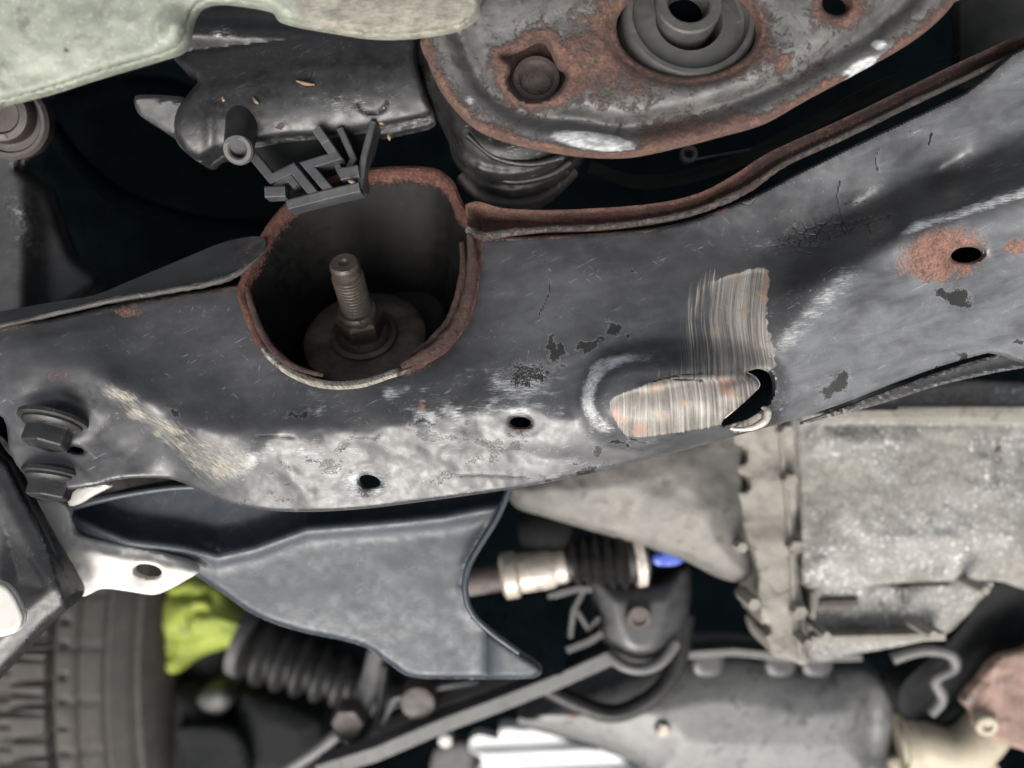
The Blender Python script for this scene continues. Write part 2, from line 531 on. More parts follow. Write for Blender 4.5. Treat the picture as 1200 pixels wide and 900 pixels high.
M = {}
DARKRUST = [(.28, (.014, .007, .006)), (.44, (.040, .017, .013)), (.56, (.075, .034, .026)), (.64, (.12, .055, .034)), (.70, (.22, .09, .03)), (.78, (.15, .085, .066))]
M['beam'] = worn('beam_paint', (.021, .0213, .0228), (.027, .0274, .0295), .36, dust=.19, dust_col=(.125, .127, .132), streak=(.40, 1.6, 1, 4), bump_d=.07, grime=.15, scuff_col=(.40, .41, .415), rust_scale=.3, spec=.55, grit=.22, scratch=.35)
M['bolt'] = worn('bolt_paint', (0.0055, 0.0055, 0.0057), (0.0085, 0.0085, 0.0085), .4, dust=.5, dust_col=(0.0250, 0.0243, 0.0233), rust=.08, bump_d=.3)
M['flange'] = worn('flange_rust', (0.0195, 0.0163, 0.0149), (0.0325, 0.0260, 0.0234), .6, rust=.42, dust=.2, dust_col=(0.1300, 0.1170, 0.1040), rust_scale=.35, rust_stops=DARKRUST, bump_d=.3)
M['edge'] = worn('edge_paint', (0.0138, 0.0126, 0.0118), (0.0234, 0.0215, 0.0192), .55, rust=.22, dust=.4, dust_col=(0.0550, 0.0495, 0.0440), rust_scale=.5, rust_stops=DARKRUST, bump_d=.4)
M['tube'] = worn('tube_shade', (0.0017, 0.0017, 0.0015), (0.0031, 0.0028, 0.0024), .6, rust=.05, dust=.15, dust_col=(0.0105, 0.0098, 0.0091), rust_scale=.2, rust_stops=DARKRUST, bump_d=.2, spec=.25, grit=.1, scratch=.05)  # near-black: the shade inside the collar is put into this colour
M['arm'] = worn('arm_paint', (0.0217, 0.0270, 0.0340), (0.0278, 0.0348, 0.0433), .36, dust=.13, dust_col=(0.0927, 0.1082, 0.1236), grime=.35, spec=.32, grit=.25, scratch=.3)
M['black'] = worn('black_steel', (0.0144, 0.0144, 0.0152), (0.0224, 0.0224, 0.0232), .40, dust=.2, dust_col=(0.0960, 0.0960, 0.0960))
M['plastic'] = worn('black_plastic', (0.0078, 0.0082, 0.0091), (0.0113, 0.0117, 0.0126), .42, dust=.28, dust_col=(0.0521, 0.0521, 0.0542), speck=.10, speck_col=(0.0868, 0.0868, 0.0825))
M['clip'] = worn('clip_plastic', (0.0248, 0.0260, 0.0285), (0.0341, 0.0353, 0.0372), .45, dust=.35, dust_col=(0.1054, 0.1054, 0.1116))
M['lip'] = worn('lip_rust', (0.0158, 0.0116, 0.0105), (0.0263, 0.0190, 0.0158), .8, rust=.75, rust_scale=.5, rust_stops=[(.30, (0.0063, 0.0031, 0.0026)), (.40, (0.0237, 0.0100, 0.0074)), (.52, (0.0527, 0.0237, 0.0174)), (.62, (0.0817, 0.0438, 0.0326)), (.74, (0.1265, 0.0896, 0.0685))], bump_d=1.1)
M['rubber'] = worn('black_rubber', (0.0050, 0.0050, 0.0050), (0.0084, 0.0084, 0.0084), .42, dust=.2, spec=.3, dust_col=(0.0357, 0.0336, 0.0328))
M['grey_rubber'] = worn('grey_rubber', (0.0363, 0.0363, 0.0353), (0.0532, 0.0532, 0.0508), .55, dust=.4, dust_col=(0.0967, 0.0919, 0.0822), rust=.04)
M['rustplate'] = worn('rusty_plate', (0.0336, 0.0336, 0.0344), (0.0714, 0.0706, 0.0697), .42, rust=.27, rust_scale=.24, dust=.5, dust_col=(0.1596, 0.1554, 0.1512), bump_d=.45, grime=.8, grime_col=(0.0185, 0.0143, 0.0118), spec=.7, grit=.5, rust_stops=[(.28, (0.0109, 0.0059, 0.0050)), (.42, (0.0378, 0.0168, 0.0118)), (.52, (0.0739, 0.0344, 0.0244)), (.60, (0.1260, 0.0605, 0.0353)), (.67, (0.2268, 0.0966, 0.0336)), (.78, (0.1848, 0.1260, 0.0966))])
M['mint'] = worn('mint_paint', (0.1325, 0.1484, 0.1193), (0.1900, 0.2076, 0.1697), .45, dust=.6, dust_col=(0.2209, 0.2253, 0.1900), grime=.7, grime_col=(0.0663, 0.0636, 0.0512), speck=.5, speck_col=(0.3092, 0.3269, 0.2827), scuff_col=(0.2651, 0.2518, 0.2076), bump_d=.5)
M['alloy'] = worn('cast_alloy', (.125, .124, .116), (.20, .198, .186), .42, metal=.3, dust=.5, dust_col=(.27, .265, .245), grime=.8, grime_col=(.055, .05, .044), speck=.85, speck_col=(.60, .59, .55), bump_d=.8, scuff_col=(.44, .435, .41), grit=.4)
M['bell'] = worn('bell_alloy', (0.0765, 0.0729, 0.0656), (0.1202, 0.1152, 0.1020), .5, metal=.1, dust=.5, dust_col=(0.1311, 0.1253, 0.1093), grime=.8, grime_col=(0.0364, 0.0328, 0.0277), bump_d=.4, scuff_col=(0.2186, 0.2113, 0.1895))
M['alloy2'] = worn('pale_alloy', (0.1408, 0.1283, 0.1118), (0.2070, 0.1946, 0.1697), .55, metal=.05, dust=.4, dust_col=(0.2567, 0.2401, 0.2070), grime=.9, grime_col=(0.0580, 0.0480, 0.0389), bump_d=.6, grit=.5)
M['sump'] = worn('sump_grey', (.07, .072, .072), (.12, .121, .12), .42, dust=.5, dust_col=(.17, .17, .165), grime=.9, grime_col=(.018, .018, .018))
M['midgrey'] = worn('mid_grey', (.06, .06, .06), (.09, .09, .088), .5, dust=.3, dust_col=(.13, .13, .125), grime=.7)
M['darkcast'] = worn('dark_casting', (.026, .026, .027), (.045, .044, .043), .55, dust=.35, dust_col=(.09, .085, .08), grime=.5)
M['tyre'] = worn('tyre_rubber', (0.0207, 0.0187, 0.0170), (0.0316, 0.0286, 0.0255), .75, dust=.6, dust_col=(0.0607, 0.0517, 0.0437), grime=.4, grime_col=(0.0182, 0.0170, 0.0152), scratch=.0)
M['lime'] = worn('lime_cloth', (0.1105, 0.1445, 0.0068), (0.2125, 0.2550, 0.0170), .75, dust=.35, dust_col=(0.2550, 0.2890, 0.1360), grime=.7, grime_col=(0.0255, 0.0382, 0.0068))
M['white'] = worn('white_paint', (0.4337, 0.4214, 0.3841), (0.4709, 0.4585, 0.4337), .5, dust=.3, dust_col=(0.3469, 0.2974, 0.2355), grime=.1, grime_col=(0.1858, 0.1549, 0.1239))
M['sheet'] = worn('white_sheet', (0.4464, 0.4576, 0.4576), (0.4687, 0.4743, 0.4743), .6, dust=.1, dust_col=(0.3906, 0.3906, 0.3906), grime=.0)
M['bright'] = worn('bright_steel', (.30, .27, .235), (.48, .45, .41), .33, metal=.35, dust=.5, dust_col=(.36, .27, .18), grime=.8, grime_col=(.08, .06, .045))
M['stud'] = worn('rusty_stud', (0.0330, 0.0259, 0.0209), (0.0550, 0.0451, 0.0363), .42, metal=.3, rust=.34, rust_scale=.4, dust=.2, dust_col=(0.0990, 0.0770, 0.0550), rust_stops=DARKRUST)
M['disc'] = worn('rusty_disc', (0.0210, 0.0168, 0.0140), (0.0420, 0.0350, 0.0280), .6, rust=.22, rust_scale=.3, dust=.7, dust_col=(0.1680, 0.1295, 0.0910), grime=.6, rust_stops=DARKRUST)
M['brown'] = worn('brown_steel', (0.0303, 0.0198, 0.0171), (0.0440, 0.0286, 0.0248), .6, rust=.3, dust=.2, rust_stops=DARKRUST)
M['darkbrown'] = worn('dark_brown_steel', (.012, .009, .008), (.02, .014, .013), .5, rust=.25, dust=.2, dust_col=(.04, .032, .03), rust_stops=[(.3, (.008, .005, .004)), (.55, (.03, .015, .012)), (.75, (.06, .032, .026))])
M['pinkrust'] = worn('pink_rust', (0.1920, 0.1240, 0.1000), (0.2400, 0.1600, 0.1280), .75, rust=.3, dust=.4, dust_col=(0.2720, 0.2000, 0.1680), rust_stops=[(.3, (0.0720, 0.0360, 0.0280)), (.5, (0.1680, 0.0960, 0.0720)), (.75, (0.2880, 0.1920, 0.1600))], bump_d=.5)
M['cream'] = worn('cream_pipe', (0.2880, 0.2560, 0.1920), (0.3520, 0.3120, 0.2400), .6, dust=.4, dust_col=(0.3360, 0.2720, 0.1920), grime=.4, grime_col=(0.0960, 0.0720, 0.0480))
M['blue'] = worn('blue_plastic', (0.0210, 0.0560, 0.2940), (0.0280, 0.0700, 0.3500), .4, dust=.05)
M['navy'] = worn('navy_plastic', (.012, .016, .05), (.02, .025, .07), .4, dust=.05)
M['bay'] = worn('bay_shade', (.0010, .0017, .0021), (.0018, .0030, .0037), .9, dust=.0, spec=.0, grime=0, scratch=0, grit=0)  # near-black: shade of gaps, holes and bores put into the colour
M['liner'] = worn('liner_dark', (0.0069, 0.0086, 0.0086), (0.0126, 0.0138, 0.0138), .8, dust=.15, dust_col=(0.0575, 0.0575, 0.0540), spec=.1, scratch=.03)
M['straw'] = worn('dry_straw', (.12, .08, .042), (.20, .135, .07), .8, dust=.0, scratch=0)
#BODY
# ------------------------------------------------------------------ near-black engine bay backing, the shade of the gaps put into its colour
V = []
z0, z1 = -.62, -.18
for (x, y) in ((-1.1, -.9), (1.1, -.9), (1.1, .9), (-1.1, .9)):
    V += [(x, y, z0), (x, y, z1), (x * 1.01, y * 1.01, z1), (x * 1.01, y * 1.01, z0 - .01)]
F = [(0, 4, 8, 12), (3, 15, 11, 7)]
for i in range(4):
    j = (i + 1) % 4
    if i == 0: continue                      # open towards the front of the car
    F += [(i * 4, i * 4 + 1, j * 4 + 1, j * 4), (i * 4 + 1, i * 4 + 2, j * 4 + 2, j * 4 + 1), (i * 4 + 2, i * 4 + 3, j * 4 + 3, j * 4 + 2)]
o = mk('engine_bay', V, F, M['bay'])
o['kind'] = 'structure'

# ------------------------------------------------------------------ crossmember
NOTCH = [(283, 334), (290, 352), (297, 376), (308, 399), (325, 421), (350, 439), (385, 450), (425, 448), (460, 438), (490, 426), (517, 409), (536, 386), (548, 358), (554, 328), (557, 300), (557, 279)]
BEAM = [(-30, 393), (60, 374), (130, 358), (200, 346), (250, 338)] + NOTCH + [(580, 278), (640, 276), (700, 273), (760, 268), (810, 258), (850, 243), (890, 226), (930, 205), (990, 175), (1060, 142), (1130, 109), (1230, 64),
        (1230, 398), (1160, 413), (1100, 430), (1040, 452), (990, 472), (930, 492), (880, 506), (830, 520), (770, 536), (700, 553), (640, 566), (590, 575), (540, 582), (480, 590), (420, 597), (360, 600), (310, 598),
        (270, 590), (235, 576), (205, 563), (170, 560), (135, 563), (110, 570), (60, 574), (30, 557), (12, 530), (4, 490), (-30, 470)]
BEAM = spl(BEAM, n=4)
RIDGE = spl([(96, 433), (130, 452), (170, 470), (230, 502), (330, 501), (450, 497), (540, 484), (600, 480), (660, 491), (720, 508), (790, 516), (850, 506)], closed=False)
RIDGE2 = spl([(905, 405), (930, 372), (975, 325), (1060, 272), (1130, 248), (1240, 212)], closed=False)
VALLEY = spl([(850, 304), (920, 275), (1000, 245), (1100, 203), (1240, 150)], closed=False)
EDGE1 = [(-30, 393, -11), (60, 374, -13), (130, 358, -14), (200, 346, -15), (283, 334, -15), (297, 376, -9), (325, 421, -4), (385, 450, -2), (460, 438, -2), (517, 409, -5), (548, 358, -9), (557, 290, -12),
         (640, 276, -9), (700, 273, -9), (760, 268, -9), (850, 243, -8), (930, 208, -7), (990, 181, -5), (1060, 149, -4), (1130, 117, -4), (1230, 73, -4)]
ZP = EDGE1 + [
    (40, 420, -4), (150, 400, -9), (220, 400, -10), (150, 435, -5), (250, 440, -6), (210, 475, -2), (290, 470, -3), (370, 475, 0),
    (96, 433, 0), (130, 452, 1), (170, 470, 2), (230, 502, 4), (330, 501, 5), (450, 497, 6), (540, 484, 6), (600, 480, 6), (660, 491, 6), (720, 508, 5), (790, 516, 4), (850, 506, 2),
    (108, 470, -6), (130, 490, -8), (160, 520, -9.5), (205, 552, -11), (50, 462, -6), (60, 540, -8), (130, 530, -9), (180, 548, -10), (30, 500, -7), (100, 500, -8), (70, 500, -7.5), (110, 567, -8.5), (170, 560, -10), (40, 560, -8), (0, 450, -6), (-30, 470, -7),
    (260, 545, -2), (320, 570, -4), (400, 565, -3), (430, 564, -2), (500, 545, -1), (430, 530, 1), (560, 535, -1), (610, 497, 4), (610, 540, -3), (700, 540, -4),
    (235, 576, -10.5), (310, 598, -8), (420, 597, -6), (480, 590, -5.5), (590, 575, -6), (700, 553, -8), (830, 520, -8), (880, 506, -8),
    (600, 330, -6), (700, 320, -5), (650, 390, -1), (590, 420, 1), (560, 450, 3), (750, 370, -1), (800, 310, -5), (740, 310, -6), (830, 380, 0), (660, 450, 3), (530, 440, 2),
    (850, 304, -9), (920, 275, -14), (1000, 245, -17), (1100, 203, -18), (1230, 152, -18),
    (890, 250, -8), (950, 232, -10), (1000, 205, -9), (1050, 185, -9), (1100, 160, -9), (1150, 140, -9), (1200, 118, -9),
    (905, 405, 0), (930, 372, 2), (975, 325, 3), (1060, 272, 3), (1130, 248, 2), (1230, 215, 1),
    (900, 440, -1), (960, 430, -3), (1000, 390, -2), (1080, 350, -2), (1134, 300, -2), (1200, 290, -3), (1200, 350, -7), (1100, 390, -7), (950, 470, -9),
    (930, 492, -13), (1040, 452, -13), (1100, 430, -13), (1230, 398, -13)]
TP = TPS(ZP)
BUMP = spl([(684, 474), (690, 444), (714, 420), (760, 411), (820, 410), (875, 416), (905, 436), (910, 462), (896, 488), (868, 503), (800, 514), (740, 513), (700, 500)], n=5)
SCRAPE = spl([(822, 338), (842, 326), (888, 315), (901, 326), (899, 350), (900, 382), (908, 408), (906, 434), (876, 436), (893, 448), (893, 460), (866, 480), (849, 496), (800, 506), (745, 513), (729, 506), (716, 482), (718, 466), (745, 455), (768, 446), (792, 441), (811, 430), (808, 400), (812, 365)], n=4)
CRES = spl([(874, 437), (890, 432), (903, 438), (907, 454), (900, 472), (884, 487), (866, 495), (846, 499), (851, 488), (868, 475), (884, 460), (890, 451), (884, 442)], n=4)
HOLES = [ell(433, 564, 13, 7.5, 12), ell(610, 495, 12.5, 6.5, 4), ell(1134, 298, 20, 9.5, -8), ell(89, 527, 9, 3.5, 10), CRES]
CRACKS = [spl(c, closed=False, n=4) for c in (
    [(985, 212), (981, 228), (983, 240), (988, 262)], [(988, 240), (998, 236), (1008, 226)], [(944, 270), (970, 262), (990, 262), (1020, 254)], [(975, 280), (1000, 268), (1016, 262), (1045, 252)],
    [(905, 290), (925, 285), (945, 278)], [(911, 282), (930, 262), (934, 256)], [(1030, 175), (1026, 188), (1029, 200)], [(1092, 156), (1088, 170)],
    [(645, 330), (643, 345), (637, 358), (630, 372)], [(868, 238), (880, 240), (890, 226)],
    [(930, 283), (936, 294), (950, 298)], [(1016, 262), (1020, 275)], [(955, 270), (958, 282)], [(985, 263), (990, 274)], [(1040, 250), (1042, 260)], [(765, 447), (795, 440), (822, 437)], [(790, 445), (823, 446)],
    [(510, 560), (560, 556), (620, 560)], [(300, 510), (345, 512)])]
SPLITS = np.concatenate([c for c in CRACKS])

def crackd(x, y):
    d = np.full(x.shape, 99.0)
    for c in CRACKS:
        lo = c.min(0) - 8; hi = c.max(0) + 8
        m = (x > lo[0]) & (x < hi[0]) & (y > lo[1]) & (y < hi[1])
        if m.any(): d[m] = np.minimum(d[m], ldist(x[m], y[m], c))
    return d

def rdist(x, y, line):
    """signed vertical offset below a left-to-right line"""
    return y - np.interp(x, line[:, 0], line[:, 1])

def beam_z(x, y, s):
    z = TP(x, y)
    d = ldist(x, y, RIDGE)
    fade = sst(80, 170, x) * (1 - sst(690, 800, x))
    z += 2.2 * np.exp(-np.sqrt(d * d + 110) / 12.0) * fade * (.6 + .9 * vnoise(x, y, 30, 19))                              # the pressed crease
    d2 = ldist(x, y, RIDGE2)
    z += 4.5 * np.exp(-(d2 / 28.0) ** 2) * sst(880, 960, x)
    dv = ldist(x, y, VALLEY)
    z -= 4.5 * np.exp(-(dv / 30.0) ** 2) * sst(840, 960, x)
    b = sdf(x, y, BUMP)
    z += 8.0 * sst(-18, 26, b) + 1.2 * sst(10, 45, b)
    z += 1.0 * np.exp(-(ldist(x, y, np.array([(752, 454), (800, 444), (868, 440)], float)) / 5.0) ** 2)
    # the slope of the lower left pressing and small dents
    n1 = vnoise(x, y, 60, 1) - .5; n2 = vnoise(x, y, 18, 2) - .5
    low = sst(-10, 25, rdist(x, y, RIDGE)) * (1 - sst(680, 760, x)) * sst(200, 300, x)
    z += n1 * 1.6 + n2 * (.15 + .35 * low)
    for q, am in (([(296, 512), (330, 548), (372, 590)], 1.5), ([(395, 506), (470, 528), (540, 566)], 1.3), ([(560, 500), (606, 528), (690, 545)], -1.0), ([(470, 500), (560, 520), (660, 520)], .9)):
        z += am * .8 * np.exp(-((ldist(x, y, spl(q, closed=False)) + 10 * (vnoise(x, y, 22, 44, 2) - .5)) / 12.0) ** 2) * sst(.2, .7, vnoise(x, y, 40, 45, 2))
    sc = sdf(x, y, SCRAPE)
    z -= .5 * sst(0, 4, sc)
    # torn lip round the crescent hole
    c = np.abs(sdf(x, y, CRES))
    tongue = blob(x, y, 872, 458, 34, 22, -15)
    z += 2.6 * sst(0, .7, tongue) - 3.0 * np.exp(-c / 3.0) * (x > 896) + 1.5 * np.exp(-c / 4) * ((y > 474) & (x > 850))
    z -= 3.0 * blob(x, y, 878, 496, 26, 11, -18)
    for cx, cy in ((433, 564), (610, 495), (1134, 298)):
        z -= 1.6 * blob(x, y, cx, cy, 30, 20)
    z -= .2 * np.exp(-(crackd(x, y) / 1.6) ** 2)
    fl = vnoise(x * 1.0, y * 1.4, 9, 5, 2)
    flake = blob(x, y, 980, 268, 90, 40, -18)
    z += .45 * flake * (fl > .52)
    # faint press marks on the land round the bolts
    z += .7 * sst(0, .3, blob(x, y, 62, 492, 58, 32, 10)) + .6 * sst(0, .3, blob(x, y, 66, 560, 46, 24, 10))
    t = 1 - np.clip(s / 5.0, 0, 1)
    return z - 1.8 * (1 - np.sqrt(np.maximum(1 - t * t, 0)))

def beam_rust(x, y, s):
    n = np.array(NOTCH, float)
    dn = ldist(x, y, n)
    r = np.maximum(0, 1 - dn / np.where(x > 470, 13, 7)) * 1.0
    topd = ldist(x, y, np.array([(557, 279), (640, 276), (760, 268), (850, 243)], float))
    r = np.maximum(r, np.maximum(0, 1 - topd / 7))
    lt = ldist(x, y, np.array([(-30, 393), (130, 358), (200, 346), (283, 334)], float))
    r = np.maximum(r, np.maximum(0, .62 - lt / 14))
    r = np.maximum(r, 1.25 * blob(x, y, 1104, 299, 82, 50, -12))
    r = np.maximum(r, .8 * blob(x, y, 1190, 290, 40, 22, -12))
    r = np.maximum(r, .8 * blob(x, y, 610, 499, 32, 17))
    r = np.maximum(r, .55 * blob(x, y, 433, 566, 26, 15))
    for cx, cy, a, b, w in ((150, 366, 38, 15, .7), (66, 441, 40, 16, .6), (597, 300, 16, 22, .5), (494, 476, 12, 10, .9), (700, 515, 30, 8, .35), (1055, 235, 14, 10, .5), (118, 572, 10, 6, .8),
                           (330, 585, 40, 14, .45), (895, 335, 9, 34, .95), (903, 410, 9, 28, .9), (470, 430, 70, 18, .6), (1180, 395, 60, 12, .4)):
        r = np.maximum(r, w * blob(x, y, cx, cy, a, b))
    return r

def beam_scuff_sheen(x, y, s):
    rd = rdist(x, y, RIDGE)
    inx = sst(170, 230, x) * (1 - sst(690, 740, x))
    a = np.exp(-((rd + 3) / 13.0) ** 2) * .95 * inx * sst(300, 420, x)
    a = np.maximum(a, .62 * sst(2, 12, rd) * sst(235, 310, x) * (1 - sst(470, 640, x)) * (1 - .55 * sst(20, 60, rd)) * (.55 + .9 * vnoise(x, y, 60, 77)))
    a = np.maximum(a, .36 * sst(4, 16, rd) * sst(560, 640, x) * (1 - sst(640, 780, x)))
    a = np.maximum(a, .78 * blob(x, y, 430, 478, 130, 46, -6, .6))
    a = np.maximum(a, .62 * blob(x, y, 590, 452, 110, 46, -10, .7))
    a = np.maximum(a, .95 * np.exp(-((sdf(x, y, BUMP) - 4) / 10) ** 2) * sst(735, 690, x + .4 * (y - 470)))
    a = np.maximum(a, .85 * blob(x, y, 432, 565, 45, 30, 0, .5))
    a = np.maximum(a, .74 * sst(-8, 22, sdf(x, y, spl([(96, 430), (160, 452), (232, 500), (330, 512), (300, 560), (250, 580), (190, 530), (130, 480)]))))
    a = np.maximum(a, .65 * blob(x, y, 635, 545, 18, 16))
    a = np.maximum(a, .55 * blob(x, y, 745, 425, 110, 26, -4))
    rb = ldist(x, y, RIDGE2)
    a = np.maximum(a, .95 * np.exp(-((rb) / 7.0) ** 2) * sst(1040, 1075, x))  # worn ridge line, with its highlight painted in as well
    a = np.maximum(a, .5 * blob(x, y, 975, 345, 90, 34, -45)); a = np.maximum(a, .40 * blob(x, y, 1060, 390, 90, 20, -32)); a = np.maximum(a, .5 * blob(x, y, 985, 445, 60, 16, -30))  # first blob adds to the painted sheen by the ridge
    a = np.maximum(a, .5 * blob(x, y, 915, 470, 26, 40, 10)); a = np.maximum(a, .45 * blob(x, y, 500, 580, 160, 10, -3))
    a = np.maximum(a, .35 * blob(x, y, 200, 415, 40, 40)); a = np.maximum(a, .4 * blob(x, y, 40, 455, 40, 20))
    a = np.maximum(a, .38 * blob(x, y, 900, 285, 110, 40, -18))
    a = np.maximum(a, .5 * np.exp(-((x - (905 + (420 - y) * .9)) / 26) ** 2) * sst(290, 320, y) * sst(440, 400, y))  # diagonal sheen band beside the ridge, painted pale into this mask
    # worn in patches: strokes across the crease, islands of sound paint between
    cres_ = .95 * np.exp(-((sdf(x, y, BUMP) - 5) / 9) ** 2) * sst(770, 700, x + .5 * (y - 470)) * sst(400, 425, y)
    st = vnoise(x * 3.2 + y * .8, y * .55, 30, 33, 3); isl = vnoise(x, y, 46, 34, 3); isl2 = vnoise(x * .6, y * 1.6, 20, 35, 3)
    m = .22 + .88 * sst(.34, .64, isl) * (.35 + .65 * sst(.34, .6, isl2)) + .5 * (st - .5)
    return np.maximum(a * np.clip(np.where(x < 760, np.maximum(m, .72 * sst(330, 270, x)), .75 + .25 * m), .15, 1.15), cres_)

def beam_bare(x, y, s):
    sc = sdf(x, y, SCRAPE)
    jag = 9 * (vnoise(x * .4, y, 7, 71, 3) - .5)
    a = sst(-5, 5, sc + jag * (x > 860)) * .95
    top = y < 440
    a = np.where(top, a * np.maximum(sst(806, 858, x + 16 * (vnoise(x, y * .25, 9, 72, 2) - .5)), .38), a)
    a = np.maximum(a, .46 * sst(-34, 0, sc) * (x > 770) * (x < 840) * sst(448, 440, y))
    a = np.maximum(a, .9 * blob(x, y, 878, 496, 30, 12, -18, .5))
    return a

def beam_chip(x, y, s):
    x0, y0 = x, y
    a = .9 * np.exp(-(crackd(x, y) / (.5 + 1.6 * vnoise(x, y, 12, 15, 2))) ** 2)
    x = x + 26 * (vnoise(x0, y0, 11, 61, 3) - .5); y = y + 22 * (vnoise(x0, y0, 11, 62, 3) - .5)
    for cx, cy, rx, ry, an, w in ((648, 404, 10, 18, 0, 1), (655, 416, 14, 12, 0, .9), (690, 404, 20, 9, -25, 1), (716, 387, 12, 12, 0, .8), (738, 390, 8, 5, 0, .7), (1118, 349, 30, 12, 10, .9), (978, 452, 30, 16, -30, .85),
                              (1128, 418, 16, 9, 0, .8), (930, 452, 6, 4, 0, .7), (1195, 402, 10, 5, 0, .8), (1100, 430, 6, 4, 0, .7), (200, 482, 10, 8, 0, .7), (352, 487, 22, 8, -5, .7), (740, 318, 5, 3, 0, .9), (450, 410, 1, 1, 0, 0),
                              (620, 440, 50, 22, -8, .55), (735, 520, 40, 4, -10, .7), (490, 495, 30, 6, 0, .6), (330, 545, 14, 10, 0, .6), (560, 540, 30, 8, 0, .55), (430, 515, 40, 7, -5, .6), (380, 540, 40, 8, 15, .55), (520, 560, 40, 8, -15, .5)):
        if w: a = np.maximum(a, w * blob(x, y, cx, cy, rx, ry, an, .7))
    low = sst(0, 14, rdist(x0, y0, RIDGE)) * sst(230, 300, x0) * (1 - sst(740, 800, x0))
    a = np.maximum(a, .55 * low * sst(.62, .74, vnoise(x0 * .75 + .3 * y0, y0 * 1.2 - .2 * x0, 17, 63, 3)))
    return a

def beam_tint(x, y, s):
    return np.maximum(sst(330, 250, x), .5 * blob(x, y, 320, 580, 60, 20))

def beam_pink(x, y, s):
    return np.maximum.reduce([blob(x, y, 850, 452, 24, 22), blob(x, y, 750, 503, 16, 10), blob(x, y, 722, 486, 10, 20), .9 * blob(x, y, 820, 350, 12, 18), blob(x, y, 897, 340, 9, 30), blob(x, y, 768, 453, 10, 8)])

def beam_painted_sheen(x, y, s):  # painted pale tone: sheen of the faces turned to the light
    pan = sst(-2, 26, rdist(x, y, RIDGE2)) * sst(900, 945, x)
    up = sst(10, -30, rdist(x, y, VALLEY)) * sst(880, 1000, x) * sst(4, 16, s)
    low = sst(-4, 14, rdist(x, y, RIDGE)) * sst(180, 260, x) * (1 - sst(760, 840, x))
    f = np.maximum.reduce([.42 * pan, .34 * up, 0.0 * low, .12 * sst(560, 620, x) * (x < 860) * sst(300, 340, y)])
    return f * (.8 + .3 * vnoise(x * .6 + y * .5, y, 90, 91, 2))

def beam_flake(x, y, s):
    return np.maximum.reduce([.75 * blob(x, y, 960, 272, 75, 30, -16, .7), .55 * blob(x, y, 1080, 150, 60, 24, -22), .5 * blob(x, y, 1000, 235, 60, 40, -20), .5 * blob(x, y, 640, 350, 40, 40), .45 * blob(x, y, 1150, 240, 40, 14, -18)])

cm = thing('crossmember', 'scraped and rusty black pressed steel beam running across the whole view, with a torn hole', 'crossmember', PV(600, 430, -10))
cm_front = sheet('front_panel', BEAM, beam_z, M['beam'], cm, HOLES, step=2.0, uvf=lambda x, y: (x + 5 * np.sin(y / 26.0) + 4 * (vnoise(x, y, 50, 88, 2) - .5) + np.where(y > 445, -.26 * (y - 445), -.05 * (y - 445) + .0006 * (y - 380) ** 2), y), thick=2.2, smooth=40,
      attrs={'rust': beam_rust, 'scuff': beam_scuff_sheen, 'bare': beam_bare, 'chip': beam_chip, 'tint': beam_tint, 'pink': beam_pink, 'flake': beam_flake, 'painted_sheen': beam_painted_sheen}, label='black painted panel with chalky scuffs and a scraped bare metal patch')
# the hidden rear half of the box section
REAR = np.array(BEAM); REAR[:, 1] = np.where(REAR[:, 1] > 470, REAR[:, 1] - 8, REAR[:, 1] + 6)
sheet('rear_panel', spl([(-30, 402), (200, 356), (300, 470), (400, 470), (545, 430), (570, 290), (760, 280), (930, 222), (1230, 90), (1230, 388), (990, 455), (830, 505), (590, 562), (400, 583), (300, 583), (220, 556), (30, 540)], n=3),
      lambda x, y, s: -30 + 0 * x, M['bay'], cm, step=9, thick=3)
# lower flange seen beyond the bottom edge at the far end
sheet('lower_flange', spl([(900, 506), (960, 488), (1040, 458), (1100, 436), (1160, 418), (1230, 402), (1230, 424), (1165, 437), (1100, 452), (1030, 474), (960, 492), (915, 504)], n=4),
      lambda x, y, s: -17 - s * .1, M['black'], cm, step=3, thick=2, edge=3, attrs={'rust': lambda x, y, s: .5 * vnoise(x, y, 40, 4), 'scuff': lambda x, y, s: .35 * (s < 5)})
# upper flange: rust brown strip with the raised lip
LIP = [(548, 268, -9), (566, 276, -8), (600, 272, -8), (640, 268, -8), (700, 266, -8), (760, 259, -8), (810, 249, -8), (850, 234, -8), (880, 219, -7), (905, 201, -6), (930, 186, -6), (990, 159, -6), (1060, 125, -6), (1130, 92, -6), (1240, 42, -6)]
tube('lip', LIP, [1.9, 2.0, 1.6, 1.4, 1.4, 1.4, 1.5, 1.7, 1.6, 1.4, 1.3, 1.3, 1.3, 1.3, 1.3], M['flange'], cm, n=10, res=8, wob=.3)
BACKL = [(1240, 20), (1130, 70), (1060, 104), (990, 138), (930, 165), (895, 182), (860, 205), (820, 226), (770, 238), (700, 244), (640, 246), (590, 244), (560, 236), (545, 240)]
sheet('upper_flange', spl([(l[0], l[1] + 4) for l in LIP], closed=False, n=3).tolist() + spl(BACKL, closed=False, n=3).tolist(),
      lambda x, y, s: -9 - s * .55 + (vnoise(x, y, 14, 9) - .5) * .8, M['flange'], cm, step=3, thick=2.0, edge=4, attrs={'rust': lambda x, y, s: .15 + .5 * (x < 880) * vnoise(x, y, 30, 3)})
